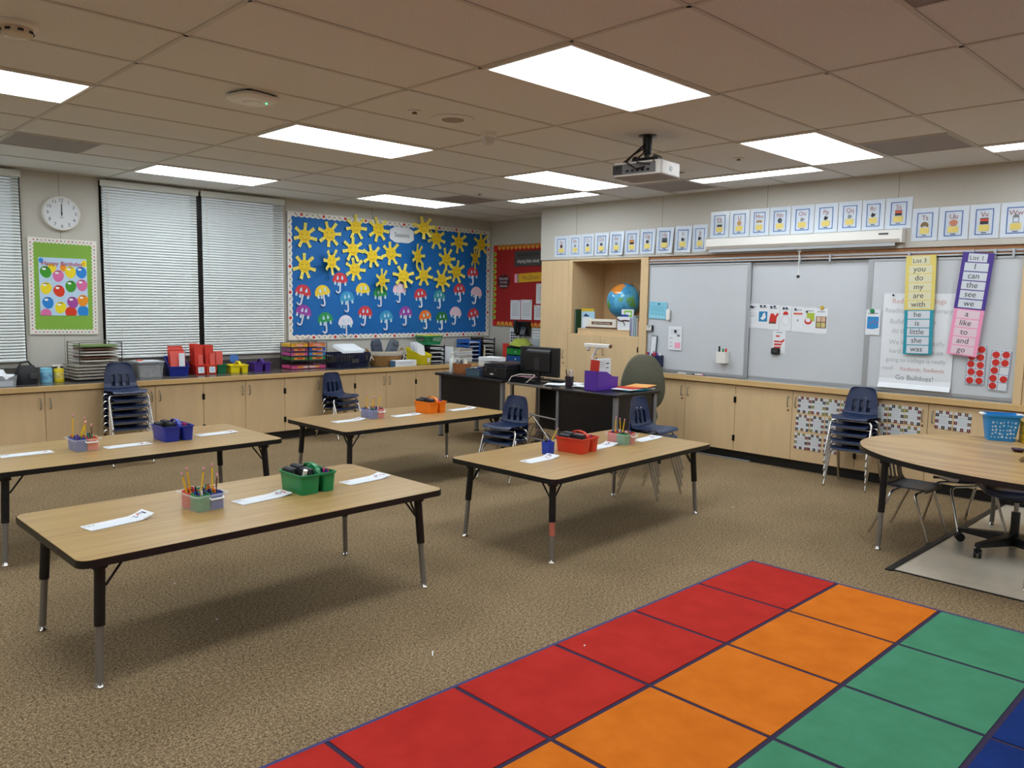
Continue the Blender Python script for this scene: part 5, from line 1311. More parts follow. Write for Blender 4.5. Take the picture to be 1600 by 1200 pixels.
b = MB(); b.lathe([(.03, 0), (.045, 0), (.045, .03), (.03, .03), (.03, 0)], M_purple, 20); b.build('roll', t, .6)
t = thing('small_dish', 'small dark purple dish on the kidney table at the frame edge', 'dish', (4.53, -1.70, kh+.001), 0)
b = MB(); b.lathe([(.025, 0), (.045, .02), (.042, .02), (.023, .004), (.0, .004)], mat('plum', '#3a1c3a', .4), 20); b.build('bowl', t, .6)
# litter on the carpet
for k, (x, y, lb) in enumerate(((.62, -.403, 'white matchstick sized scrap on the carpet before the rug'), (3.98, .064, 'tiny white paper scrap on the carpet between the red caddy table and the rug'), (.12, 1.22, 'tiny white crumb on the carpet behind the nearest table legs'), (.08, .60, 'tiny white scrap on the carpet under the nearest table'), (1.17, -.82, 'tiny white crumb on a red square of the rug'))):
    t = thing('paper_scrap', lb, 'scrap', (x, y, .0115 if k == 4 else .002), .7*k+.9, 'scraps on the floor')
    b = MB(); b.cbox((0, 0, .002), ((.045 if k == 0 else .012), .006, .003), M_paper); b.build('scrap', t)
# ---------------------------------------------------------------- things on the window worktop
CZ = .747
def bin_(name, label, cat, loc, rz, w, d, hf, hb, m, group=None, taper=.9):
    """Open plastic bin: front lower than the back, slightly tapered."""
    t = thing(name, label, cat, loc, rz, group)
    th = .004; b = MB()
    def ring(k, z0, z1, ins): return [(-w/2*k+ins, -d/2*k+ins, z0), (w/2*k-ins, -d/2*k+ins, z0), (w/2*k-ins, d/2*k-ins, z1), (-w/2*k+ins, d/2*k-ins, z1)]
    b.loft([ring(taper, 0, 0, 0), ring(1, hf, hb, 0), ring(1, hf, hb, th), ring(taper, .005, .005, th)], m)
    b.build('bin', t)
    b = MB(); b.loft([ring(1.03, hf-.012, hb-.012, 0), ring(1.03, hf, hb, 0), ring(1, hf, hb, .001), ring(1, hf-.012, hb-.012, .001)], m, False, True); b.build('rim', t)
    return t
def folder(label, loc, rz, w, h, m, lean=0.0, roll=0.0, group='red folders in the worktop bins', name='folder'):
    t = thing(name, label, 'folder', loc, rz, group); t.rotation_euler = (lean, roll, rz)
    b = MB(); b.box(-w/2, w/2, -.003, .003, 0, h, m); b.build('cover', t)
    return t
t = thing('tissue_tub', 'clear tub of white tissues at the frame edge on the worktop', 'tub', (.10, 5.11, CZ), .1)
b = MB(); o = rrect(-.15, .15, -.10, .10, .02, 4); b.loft([[(p*.92, q*.92, 0) for p, q in o], [(p, q, .10) for p, q in o]], M_clear, False); b.slab([(p*.92, q*.92) for p, q in o], 0, .002, M_clear); b.build('tub', t, .6)
b = MB(); rnd = random.Random(2); pts = [[(-.13+.26*i/8+rnd.uniform(-.01, .01), -.075+.15*j/5+rnd.uniform(-.01, .01), .06+rnd.uniform(0, .06)+(.05 if i in (5, 6) and j in (2, 3) else 0)) for i in range(9)] for j in range(6)]
b.add([p for r in pts for p in r], [(j*9+i, j*9+i+1, (j+1)*9+i+1, (j+1)*9+i) for j in range(5) for i in range(8)], M_paper); b.build('tissues', t, 1.5)
b = MB(); b.box(-.12, .12, -.07, .07, .004, .05, mat('pale tissue box', '#b9bcc4', .6)); b.build('tissue_pack', t)
t = thing('bag', 'small black zipped bag on the worktop left of the blue can', 'bag', (.365, 5.20, CZ), .15)
o = rrect(-.085, .085, -.07, .07, .035, 5); b = MB(); b.loft([[(p*.9, q*.9, 0) for p, q in o], [(p, q, .05) for p, q in o], [(p*.95, q*.9, .12) for p, q in o], [(p*.7, q*.5, .17) for p, q in o]], mat('black nylon', '#18191c', .6)); b.build('body', t, 1.0)
b = MB(); b.tube([(-.06, 0, .16), (-.045, 0, .20), (.02, 0, .205), (.05, 0, .16)], .008, M_black, 8); b.build('handle', t)
b = MB(); b.box(.0, .07, -.079, -.07, .05, .10, M_dgrey); b.build('pocket', t, 0, .004)
def canister(name, label, x, y, r, h, m, pump):
    t = thing(name, label, 'canister', (x, y, CZ), 0)
    b = MB(); b.lathe([(r*.97, 0), (r, .006), (r, h-.008), (r*.95, h)], m, 28); b.build('body', t, .6)
    b = MB(); b.lathe([(r*1.003, h*.25), (r*1.003, h*.75)], mat(name+' label', '#8fc3dd' if not pump else '#f4e68a', .5, var=.5, vscale=25, col2='#3f86b4' if not pump else '#c8a41e'), 28); b.build('label', t, .6)
    if pump:
        b = MB(); b.cyl((0, 0, h), (0, 0, h+.022), .012, M_white, 12); b.box(-.055, .02, -.012, .012, h+.022, h+.036, M_white); b.build('pump', t, 0, .003)
    else:
        b = MB(); b.lathe([(r*.98, h), (r*.98, h+.01), (r*.9, h+.014)], M_sky, 28); b.build('lid', t, .5)
canister('wipes_can', 'light blue printed canister on the worktop', .535, 5.235, .05, .125, M_sky, False)
canister('pump_canister', 'yellow canister with a white pump beside the light blue one', .645, 5.25, .043, .125, M_yellow, True)
t = thing('drying_rack', 'wire rack of white drying trays stacked on the worktop under the window edge', 'rack', (1.0, 5.30, CZ), .05)
M_wire = mat('dark wire', '#55524c', .4, .8); M_tray = mat('tray white', '#c9c3b8', .5)
for k in range(5):
    b = MB(); z = .02+.03*k; o = rrect(-.25, .185, -.16, .18, .02, 3)
    b.slab(o, z, z+.006, M_tray); b.loft([[(p*1.0, q, z) for p, q in o], [(p*1.03, q*1.03, z+.018) for p, q in o], [(p*.99, q*.99, z+.018) for p, q in o]], M_tray, False); b.build('tray', t)
for k in range(6):
    z = .185+.028*k; b = MB()
    b.slab(rrect(-.17, .15, -.13, .15, .01, 3), z, z+.012, [M_tray, M_brown, M_tray, M_tray, M_brown, mat('moss paper', '#6f8a4a', .6)][k]); b.build('shelf', t)
b = MB()
for sx in (-.21, .175):
    for y in (-.15, .17): b.tube([(sx, y, .0), (sx, y, .37)], .004, M_wire, 6)
    for k in range(7): b.tube([(sx, -.15, .18+.03*k), (sx, .17, .18+.03*k)], .003, M_wire, 5)
for y in (-.15, .17): b.tube([(-.21, y, .37), (.175, y, .37)], .003, M_wire, 5)
b.box(-.26, .195, -.17, .19, 0, .012, M_black); b.build('wire_frame', t)
t = thing('clear_bin', 'clear lidded plastic bin of papers behind the six chair stack', 'bin', (1.475, 5.33, CZ), .03)
o = rrect(-.13, .13, -.12, .12, .02, 4); b = MB(); b.loft([[(p*.9, q*.9, 0) for p, q in o], [(p, q, .15) for p, q in o]], M_clear, False); b.slab([(p*.9, q*.9) for p, q in o], 0, .003, M_clear); b.build('bin', t, .6)
b = MB(); o2 = rrect(-.14, .14, -.13, .13, .024, 4); b.slab(o2, .15, .158, mat('cloudy lid', '#c9cdd2', .3, alpha=.7)); b.build('lid', t)
b = MB(); b.box(-.10, .10, -.09, .09, .005, .12, mat('grey contents', '#8c8784', .6, var=.4, vscale=40)); b.build('contents', t)
b = MB(); b.box(-.12, .10, -.1, .1, .159, .163, M_paper); b.box(-.10, -.05, -.03, .02, .163, .175, mat('salmon', '#d8604e', .6)); b.build('papers', t)
R_ = mat('folder red', '#c8301e', .55); RP = mat('folder coral', '#dc5a50', .55)
bin_('book_bin', 'dark blue slanted bin of coral folders on the worktop', 'bin', (1.785, 5.35, CZ), math.radians(-12), .195, .30, .10, .19, mat('bin blue', '#14298a', .35), 'bins of folders on the worktop')
bin_('book_bin', 'red bin with a white label, first of the two, full of red folders', 'bin', (1.985, 5.33, CZ), 0, .11, .24, .105, .12, M_red, 'bins of folders on the worktop')
bin_('book_bin', 'orange red bin with a white label beside the green one', 'bin', (2.105, 5.335, CZ), 0, .115, .24, .105, .12, mat('bin vermilion', '#e0492a', .4), 'bins of folders on the worktop')
bin_('book_bin', 'small green bin holding a red folder', 'bin', (2.222, 5.34, CZ), 0, .10, .24, .10, .12, mat('bin green', '#15693f', .4), 'bins of folders on the worktop')
for x in (1.985, 2.105):
    t = thing('bin_label', 'white square label on the %s bin' % ('first red' if x < 2 else 'orange red'), 'label', (x, 5.2080, CZ+.05), 0, 'labels on the folder bins'); t.rotation_euler = (-.06, 0, 0)
    b = MB(); b.rect(-.032, .032, -.032, .032, -.0016, 0, M_paper); b.rect(-.018, .018, -.018, .022, -.002, -.0016, mat('label print', '#b9d6de', .6)); b.build('sheet', t)
for k in range(5): folder('coral folder, %s in the dark blue slanted bin' % ORD[k], (1.775+.005*k, 5.28+.030*k, CZ+.012), math.radians(-12), .145, .225+.016*k, [RP, RP, R_, RP, R_][k], -.12)
t = folder('white card standing in the dark blue slanted bin', (1.80, 5.243, CZ+.012), math.radians(-12), .055, .22, M_paper, -.06, 0, name='card')
for k in range(5): folder('red folder, %s in the first red bin' % ORD[k], (1.985, 5.25+.03*k, CZ+.012), 0, .088, .295+.004*k, R_, -.08, 0)
for k in range(5): folder('red folder, %s in the orange red bin' % ORD[k], (2.105, 5.26+.03*k, CZ+.012), 0, .088, .295, R_, -.08, 0)
folder('short coral folder in front of the first red bin', (1.995, 5.236, CZ+.012), 0, .05, .20, RP, -.06); folder('short coral folder in front of the orange red bin', (2.125, 5.24, CZ+.012), 0, .055, .21, RP, -.06)
for k in range(2): folder('red folder, %s in the small green bin' % ORD[k], (2.222, 5.29+.05*k, CZ+.012), 0, .074, .225, RP, -.05)
caddy('tool_caddy', 'yellow caddy with an arched handle on the worktop', (2.42, 5.31, CZ), -.1, mat('caddy yellow', '#f0da1a', .35), 'caddies on the worktop', .085, .10, .11)
caddy('tool_caddy', 'purple caddy beside the yellow one on the worktop', (2.70, 5.33, CZ), -.1, mat('caddy purple', '#4a2a86', .35), 'caddies on the worktop', .10, .10, .11)
t = thing('paddle', 'blue plastic paddle standing behind the yellow caddy', 'paddle', (2.47, 5.47, CZ), 0)
b = MB(); b.plate(rrect(-.05, .05, .10, .18, .03), -.006, 0, mat('paddle blue', '#4a7ac8', .4)); b.rect(-.012, .012, 0, .11, -.006, 0, mat('paddle blue', '#4a7ac8', .4)); b.build('paddle', t)
# rack of colourful activity boxes
t = thing('box_rack', 'dark wire rack holding two columns of activity boxes', 'rack', (3.30, 5.385, CZ), -.05)
b = MB()
for sx in (-.235, -.01, .225):
    for y in (-.13, .13): b.tube([(sx, y, 0), (sx, y, .31)], .004, M_black, 6)
for k in range(6): b.tube([(-.235, -.13, .045+.052*k), (.225, -.13, .045+.052*k)], .003, M_black, 5); b.tube([(-.235, .13, .045+.052*k), (.225, .13, .045+.052*k)], .003, M_black, 5)
b.tube([(.0, 0, .31), (.0, 0, .345), (.10, 0, .345), (.10, 0, .31)], .003, M_black, 5)
for x in (.0, .1): b.tube([(x, -.13, .31), (x, .13, .31)], .003, M_black, 5)
b.box(-.24, .23, -.135, .135, 0, .006, M_black); b.build('wire_frame', t)
BXC = [['#e8b41e', '#e2783c'], ['#8a3a6a', '#2a4aa8'], ['#c8509a', '#3f86c8'], ['#4a7a3a', '#3c8a5a'], ['#e0508a', '#e0508a']]
for r in range(5):
    for c in range(2):
        if r == 4 and c == 1: continue
        w = .21 if r < 4 else .44
        x = (-.123 if c == 0 else .107) if r < 4 else -.008
        t = thing('activity_box', '%s activity box, %s row %s of the wire rack' % ([['yellow', 'orange'], ['plum', 'dark blue'], ['pink', 'blue'], ['green', 'dark green'], ['long pink', '']][r][c], ['top', 'second', 'third', 'fourth', 'bottom'][r], ['first column', 'second column'][c] if r < 4 else 'across both columns'), 'box', (3.30+x, 5.385-.05*x, CZ+.258-.052*r+.004 if r < 4 else CZ+.0065), -.05, 'activity boxes in the wire rack')
        b = MB(); b.box(-w/2, w/2, -.124, .12, 0, .0345, mat('box %d%d' % (r, c), BXC[r][c], .45)); b.build('box', t)
        b = MB(); b.rect(-w*.32, w*.32, .007, .031, -.1246, -.124, mat('box art', '#d8402a', .5, var=.6, vscale=60, col2='#f0c84a')); b.rect(-w*.15, w*.2, .012, .026, -.1252, -.1246, [M_pink, M_red, M_orange, M_red, M_paper][r]); b.build('front_art', t)
# laundry basket with paper
t = thing('storage_basket', 'navy slatted basket with a sheaf of white paper on the worktop', 'basket', (3.80, 5.24, CZ), .06)
oa = rrect(-.22, .22, -.13, .13, .03, 4); ob = rrect(-.25, .25, -.16, .16, .04, 4); oc = rrect(-.245, .245, -.155, .155, .04, 4)
M_bk = mat('basket navy', '#151c3c', .45)
b = MB(); b.loft([[(p, q, 0) for p, q in oa], [(p*1.03, q*1.05, .05) for p, q in oa], [(p*1.02, q*1.04, .05) for p, q in oa], [(p*.99, q*.99, .006) for p, q in oa]], M_bk)
b.loft([[(p, q, .155) for p, q in ob], [(p, q, .18) for p, q in ob], [(p, q, .18) for p, q in oc], [(p, q, .155) for p, q in oc]], M_bk, False, True)
for k in range(0, len(oa)): 
    p, q = oa[k]; r, s = ob[k]; b.cyl((p*1.02, q*1.04, .045), (r, s, .16), .004, M_bk, 5)
for k in range(12):
    for s in (-1, 1): b.cyl((-.19+.0345*k, s*.135, .045), (-.21+.038*k, s*.157, .16), .005, M_bk, 5)
b.build('body', t)
b = MB(); b.box(-.05, .05, -.165, -.155, .06, .11, M_dgrey); b.build('label_holder', t)
for k in range(3):
    t = thing('paper_sheaf', ['thick white paper sheaf sloping over the front of the navy basket', 'white paper sheet behind the sheaf in the navy basket', 'pale sheet under the sheaf in the navy basket'][k], 'paper', (3.77+.015*k, 5.18+.010*k, CZ+.216+.011*k), .06, 'papers in the navy basket'); t.rotation_euler = (.30, 0, .06)
    b = MB(); b.box(-.15, .15, -.12, .12, 0, .006, M_paper); b.build('sheets', t)
t = thing('cloth_bundle', 'dark blue folded cloth bundle between the navy and wicker baskets', 'cloth', (4.10, 5.42, CZ), 0)
b = MB(); o = rrect(-.07, .07, -.07, .07, .04, 5); b.loft([[(p*.9, q*.9, 0) for p, q in o], [(p, q, .06) for p, q in o], [(p*.8, q*.8, .14) for p, q in o]], mat('indigo cloth', '#2a2f58', .9)); b.build('cloth', t, 1.2)
# wicker basket
t = thing('wicker_basket', 'oval wicker basket with cloth liner and tied ribbons on the worktop', 'basket', (4.33, 5.20, CZ), -.05)
m = bpy.data.materials.new('wicker weave'); m.use_nodes = True; nt = m.node_tree; bs = nt.nodes['Principled BSDF']; bs.inputs['Roughness'].default_value = .6
tc = nt.nodes.new('ShaderNodeTexCoord'); br = nt.nodes.new('ShaderNodeTexBrick'); br.inputs['Scale'].default_value = 16; br.inputs['Color1'].default_value = lin('#c89a58'); br.inputs['Color2'].default_value = lin('#b08044'); br.inputs['Mortar'].default_value = lin('#6a4420'); br.inputs['Mortar Size'].default_value = .03; br.inputs['Row Height'].default_value = .2; br.inputs['Brick Width'].default_value = .45
mp = nt.nodes.new('ShaderNodeMapping'); mp.inputs['Rotation'].default_value = (PI/2, 0, 0); nt.links.new(tc.outputs['Object'], mp.inputs[0]); nt.links.new(mp.outputs[0], br.inputs[0]); nt.links.new(br.outputs[0], bs.inputs['Base Color'])
bp = nt.nodes.new('ShaderNodeBump'); bp.inputs['Distance'].default_value = .004; nt.links.new(br.outputs['Fac'], bp.inputs['Height']); bp.invert = True; nt.links.new(bp.outputs[0], bs.inputs['Normal'])
ell = lambda a, c, z, n=36: [(a*math.cos(2*PI*k/n), c*math.sin(2*PI*k/n), z) for k in range(n)]
b = MB(); b.loft([ell(.185, .13, 0), ell(.215, .155, .08), ell(.235, .17, .165), ell(.228, .163, .165), ell(.18, .125, .01)], m); b.build('body', t, 1.0)
M_lin = mat('basket liner', '#b3aa9a', .9, var=.12, vscale=30)
b = MB(); b.loft([ell(.240, .175, .13), ell(.246, .181, .17), ell(.238, .172, .185), ell(.215, .152, .18), ell(.20, .14, .11)], M_lin, False); b.build('liner', t, 1.0)
for s in (-1, 1):
    b = MB(); b.tube([(s*.23, -.02, .15), (s*.26, -.02, .20), (s*.265, .02, .215), (s*.235, .04, .17)], .009, m, 8); b.build('handle', t, 1.0)
    b = MB()
    for q in ((.03, .03), (-.02, .04), (.02, -.05), (-.03, -.06)): b.tube([(s*.235, -.06, .13), (s*.245+q[0]*.6, -.08, .13+q[1]*.6), (s*.24+q[0], -.085, .13+q[1])], .006, mat('ribbon', '#d8d2c4', .8), 5)
    b.build('ribbon_tie', t)
def cushion(label, loc, rot, w, h, d, m):
    t = thing('folded_bag', label, 'bag', loc, 0, 'bags in the wicker basket'); t.rotation_euler = rot
    o = rrect(-w/2, w/2, -d/2, d/2, d*.42, 5); b = MB(); b.loft([[(p*.8, q*.8, 0) for p, q in o], [(p, q, h*.2) for p, q in o], [(p*.97, q, h*.8) for p, q in o], [(p*.75, q*.6, h) for p, q in o]], m); b.build('body', t, 1.2)
    b = MB(); b.tube([(-w*.4, -d*.45, h*.78), (0, -d*.52, h*.72), (w*.4, -d*.45, h*.8)], .004, M_dgrey, 5); b.build('zip', t)
cushion('blue grey bag standing in the wicker basket at its left side', (4.255, 5.240, CZ+.08), (.05, -.22, 0), .15, .25, .075, mat('denim grey', '#4a5264', .8, var=.2, vscale=14)); cushion('slate grey bag leaning across the wicker basket', (4.345, 5.150, CZ+.09), (.05, .38, 0), .15, .25, .075, mat('slate cloth', '#5c6470', .8, var=.2, vscale=14))
t = thing('foil_box', 'long white carton with blue end on the worktop edge', 'box', (4.455, 4.985, CZ), .02)
b = MB(); b.box(-.165, .165, -.055, .055, 0, .075, M_paper); b.build('carton', t, 0, .004)
b = MB(); b.box(-.168, -.164, -.053, .053, .002, .073, mat('carton blue', '#4a7090', .5)); b.build('end_flap', t)
marks(t, [(-.11, .12, .045, .006), (-.1, .1, .03, .004)], y=-.0556, m=mat('carton print', '#8fb0cc', .5), seed=81)
t = bin_('book_bin', 'bright yellow slanted bin of papers at the worktop end', 'bin', (4.86, 5.20, CZ), .10, .18, .30, .12, .21, mat('bin yellow', '#e6d21e', .4), 'bins of folders on the worktop')
for k in range(4): folder('white paper sheet, %s in the bright yellow bin' % ORD[k], (4.86-.003*k, 5.115+.045*k, CZ+.012), .10, .132, .235+.012*k, M_paper, -.22+.03*k, 0, 'papers in the yellow bin', 'paper_sheet')
t = thing('bin_label', 'white label on the front corner of the bright yellow bin', 'label', (4.905, 5.050, CZ+.055), .10, 'labels on the folder bins')
b = MB(); b.rect(-.02, .02, -.03, .03, -.002, 0, M_paper); b.build('sheet', t)
def tray_rack(label, x, y, rz, w, d, n, pitch, m, papers=True, z=CZ, base=.0):
    t = thing('letter_trays', label, 'trays', (x, y, z), rz)
    for k in range(n):
        b = MB(); zz = base+.008+pitch*k; b.box(-w/2, w/2, -d/2, d/2, zz, zz+.004, m); b.box(-w/2, -w/2+.004, -d/2, d/2, zz, zz+pitch*.55, m); b.box(w/2-.004, w/2, -d/2, d/2, zz, zz+pitch*.55, m); b.box(-w/2, w/2, d/2-.004, d/2, zz, zz+pitch*.8, m); b.build('tray', t)
        if papers:
            b = MB(); b.cbox((.0, -.01, zz+.004+.006), (w*.85, d*.92, .010), M_paper, Matrix.Rotation(.04*(k % 3-1), 3, 'Z')); b.build('papers', t)
    b = MB()
    for sx in (-1, 1):
        for sy in (-1, 1): b.box(sx*w/2-.006, sx*w/2+.006, sy*d/2-.006, sy*d/2+.006, 0, base+pitch*n, m)
    b.build('upright', t)
    return t
tray_rack('black letter tray rack of papers under the green basket', 5.17, 5.36, .02, .26, .30, 4, .058, M_black)
t = thing('storage_basket', 'green slatted basket with a yellow rim on top of the black letter trays', 'basket', (5.17, 5.38, CZ+.236), 0)
M_gb = mat('basket green', '#1f8a56', .4); oa = rrect(-.125, .125, -.10, .10, .02, 4); ob = rrect(-.15, .15, -.12, .12, .025, 4)
b = MB(); b.loft([[(p, q, .0) for p, q in oa], [(p*1.06, q*1.06, .04) for p, q in oa], [(p*1.05, q*1.05, .04) for p, q in oa], [(p*.98, q*.98, .006) for p, q in oa]], M_gb); 
for k in range(len(oa)): b.cyl((oa[k][0]*1.05, oa[k][1]*1.05, .035), (ob[k][0], ob[k][1], .11), .004, M_gb, 5)
for k in range(11):
    for s in (-1, 1): b.cyl((-.115+.023*k, s*.105, .035), (-.125+.025*k, s*.119, .11), .005, M_gb, 5)
b.loft([[(p, q, .1) for p, q in ob], [(p*1.02, q*1.02, .118) for p, q in ob], [(p*.98, q*.98, .118) for p, q in ob], [(p*.97, q*.97, .1) for p, q in ob]], M_gb, False, True); b.build('body', t)
b = MB(); b.loft([[(p*1.01, q*1.01, .117) for p, q in ob], [(p*1.01, q*1.01, .124) for p, q in ob], [(p*.9, q*.9, .120) for p, q in ob]], mat('lime rim', '#d8d832', .5), True); b.build('lining', t)
book('ring_binder', 'white binder with a green spine standing beside the paper pile', (5.335, 5.32, CZ), -.45, .17, .20, .05, M_paper, M_green, None)
for k in range(6):
    t = thing('paper_pile', 'ream of white paper, %s from the bottom of the pile by the blue trays' % ORD[k], 'paper', (5.635+.006*(k % 2), 5.30, CZ+.03*k), .06*(k % 3-1), 'pile of paper reams')
    b = MB(); b.box(-.12, .12, -.14, .14, 0, .026, [M_paper, M_white, M_tray][k % 3]); b.build('ream', t)
tray_rack('bright blue letter tray tower near the room corner', 5.90, 5.40, -.05, .20, .26, 5, .058, mat('tray blue', '#1f5fb4', .4))
tray_rack('dark wire letter tray tower in the room corner', 6.17, 5.40, -.05, .22, .26, 5, .062, mat('tray charcoal', '#2a2422', .5))
t = thing('ruler', 'pale wooden ruler leaning on the dark tray tower', 'ruler', (6.03, 5.215, CZ+.004), 0); t.rotation_euler = (-.1, .14, 0)
b = MB(); b.box(-.015, .015, -.002, .002, 0, .20, mat('pale wood', '#d8cfae', .5)); b.build('ruler', t)
t = thing('worktop_return', 'short worktop along the corner wall behind the black desk', 'worktop', (0, 0, 0))
b = MB(); b.box(5.86, X1-.001, 4.05, 4.903, .702, .746, M_lam); b.build('top', t)
b = MB(); b.box(5.90, X1-.001, 4.07, 4.90, .0, .702, M_maple); b.build('cabinet_body', t)
t = folder('red upright folder box in the corner beside the phone', (6.30, 5.05, CZ), -.9, .10, .24, M_red, 0, 0, None, 'magazine_file')
b = MB(); b.box(-.05, .05, .003, .10, 0, .20, M_red); b.build('side', t)
t = thing('drawer_unit', 'small drawer unit with green and blue drawers below the wall phone', 'drawers', (6.14, 4.56, CZ), EWALL)
b = MB(); b.frame(-.19, .19, 0, .22, .008, -.12, .18, M_dgrey); b.build('frame', t)
for k in range(2):
    b = MB(); b.box(-.18, .18, -.13, .16, .012+.10*k, .10+.10*k, [mat('drawer blue', '#174a86', .35), mat('drawer green', '#1f8a3a', .35)][k]); d = b.build('drawer', t, 0, .004)
    b = MB(); b.lathe([(.008, 0), (.01, .008), (.004, .012)], M_white, 10); kn = b.build('knob', d); kn.location = (0, -.13, .055+.10*k); kn.rotation_euler = (PI/2, 0, 0)
t = thing('cloth_hat', 'floppy lime green cloth hat lying on the drawer unit', 'hat', (6.12, 4.58, CZ+.236), .3)
b = MB(); rnd = random.Random(4); M_hat = mat('lime cloth', '#a9b84a', .9, var=.25, vscale=18)
rings = []
for r, z in ((.20, .0), (.185, .015), (.14, .04), (.12, .07), (.07, .09), (.01, .095)):
    rings.append([(r*math.cos(2*PI*k/28)*(1+.05*math.sin(5*2*PI*k/28)), r*math.sin(2*PI*k/28)*.8, z+.012*math.sin(3*2*PI*k/28)*(r > .1)+.005) for k in range(28)])
b.loft(rings, M_hat); b.build('crown', t, 1.5)
# ---------------------------------------------------------------- things on the desks
DZ = DH+.001
t = thing('soap_bottle', 'clear white pump bottle at the end of the black desk', 'bottle', (4.47, 4.05, DZ), .3)
b = MB(); o = rrect(-.04, .04, -.028, .028, .02, 4); b.loft([[(p, q, 0) for p, q in o], [(p, q, .14) for p, q in o], [(p*.5, q*.6, .17) for p, q in o]], mat('milky bottle', '#d2d8d4', .25)); b.build('bottle', t, .8)
b = MB(); b.cyl((0, 0, .17), (0, 0, .20), .014, M_white, 12); b.cyl((0, 0, .2), (0, 0, .225), .006, M_white, 8); b.box(-.05, .012, -.012, .012, .222, .238, M_white); b.build('pump', t, 0, .003)
t = thing('woven_basket', 'round orange brown woven basket of small items on the black desk', 'basket', (4.46, 3.87, DZ), 0)
M_wv = mat('woven orange', '#a8683a', .6, var=.35, vscale=45)
b = MB(); b.lathe([(.095, 0), (.105, .06), (.108, .115), (.10, .115), (.088, .01)], M_wv, 28); b.build('body', t, .8)
b = MB(); b.loft([ell(.110, .110, .103, 28), ell(.113, .113, .116, 28), ell(.10, .10, .118, 28), ell(.1095, .1095, .104, 28)], M_wv, False, True); b.build('rim', t, .8)
for k in range(5):
    t = thing('small_bottle', 'small %s item, %s in the round woven basket' % (['white', 'white', 'grey', 'dark', 'cream'][k], ORD[k]), 'bottle', (4.46+.05*math.cos(k*1.26), 3.87+.05*math.sin(k*1.26), DZ+.02), 0, 'items in the round woven basket')
    b = MB(); b.lathe([(.022, 0), (.022, .10), (.012, .125), (.012, .14)], [M_white, M_white, M_grey, M_dgrey, mat('cream', '#e2d9c2', .5)][k], 14); b.build('bottle', t, .6)
t = bin_('desk_organiser', 'small slate blue open box of pens on the black desk', 'organiser', (4.44, 3.58, DZ), EWALL+.05, .22, .16, .075, .085, mat('slate blue', '#4a6272', .5), None, .96)
for k in range(6):
    t = thing('marker', '%s pen, %s lying in the slate blue box' % (['black', 'white', 'blue', 'black', 'red', 'white'][k], ORD[k]), 'pen', (4.44-.05+.02*k, 3.66, DZ+.07+.006*(k % 2)), 0, 'pens in the slate blue box'); t.rotation_euler = (0, 0, -PI/2+.15*(k-2.5)+0)
    b = MB(); b.cyl((0, 0, 0), (.15, 0, .02), .006, [M_black, M_white, M_blue, M_black, M_red, M_white][k], 8); b.build('barrel', t)
for k in range(4):
    t = thing('paper_pile', 'white paper bundle, %s from the bottom behind the slate blue box' % ORD[k], 'paper', (4.70, 3.62, DZ+.05*k), EWALL+.05*k, 'paper bundles on the black desk')
    b = MB(); b.box(-.12, .12, -.10, .10, 0, .046, [M_paper, M_tray, M_white, M_paper][k]); b.build('bundle', t)
t = thing('printer', 'wide black printer on the black desk', 'printer', (4.60, 3.235, DZ), EWALL)
b = MB(); b.box(-.185, .185, -.23, .20, .0, .125, M_black); b.build('body', t, 0, .012)
b = MB(); b.loft([[(-.18, -.22, .127), (.18, -.22, .127), (.18, .19, .127), (-.18, .19, .127)], [(-.175, -.215, .15), (.175, -.215, .15), (.175, .19, .165), (-.175, .19, .165)]], mat('printer lid', '#1b1b24', .3)); b.build('lid', t, 0, .006)
b = MB(); b.rect(-.06, -.005, .035, .05, -.2320, -.23, M_paper); b.build('badge', t)
for x in (-.13, .03):
    b = MB(); b.disc(x, .09, .018, -.234, -.23, M_dgrey, 16); b.build('button', t)
b = MB(); b.box(-.15, .15, -.24, -.10, .168, .174, M_dgrey); b.build('paper_support', t)
t = thing('document_holder', 'thin pale wire document holder in front of the printer', 'holder', (4.36, 2.93, .727), EWALL)
b = MB(); b.tube([(-.06, 0, .0), (-.05, .03, .05), (.0, .10, .075), (.22, .10, .085), (.28, .05, .085), (.22, -.02, .01)], .005, mat('pale wire', '#c4b9ac', .4), 6); b.build('wire', t, .9)
b = MB(); b.box(.02, .22, .03, .15, .055, .061, mat('mauve sheet', '#7c5a68', .6)); b.build('sheet', t)
t = thing('monitor', 'black computer monitor seen from behind on the computer table', 'screen', (4.62, 2.78, .7226), EWALL+.06)
b = MB(); b.rect(-.265, .265, .065, .375, -.03, .02, M_black); b.build('housing', t, 0, .010)
b = MB(); b.rect(-.17, .17, .11, .335, -.055, -.03, mat('monitor back', '#141416', .35)); b.build('rear_bulge', t, 0, .012)
b = MB(); b.loft([[(-.16, -.056, .315), (.16, -.056, .315), (.16, -.05, .325), (-.16, -.05, .325)], [(-.15, -.032, .345), (.17, -.032, .345), (.17, -.03, .35), (-.15, -.03, .35)]], M_dgrey); b.build('vent_ridge', t)
b = MB(); b.rect(-.035, .035, .14, .26, -.058, -.055, mat('plate grey', '#2a2a2e', .4)); b.disc(-.10, .07, .009, -.058, -.03, M_grey, 14); b.build('mount_plate', t)
b = MB(); b.box(-.03, .03, -.05, -.02, .012, .14, M_black); b.build('neck', t, 0, .004)
b = MB(); b.slab(rrect(-.13, .13, -.11, .08, .05, 5), 0, .012, M_black); b.build('foot', t)
t = thing('keyboard', 'black keyboard lying beyond the monitor foot', 'keyboard', (4.80, 2.70, .723), EWALL)
b = MB(); b.box(-.21, .21, -.065, .065, 0, .016, M_black); b.build('body', t, 0, .004)
b = MB()
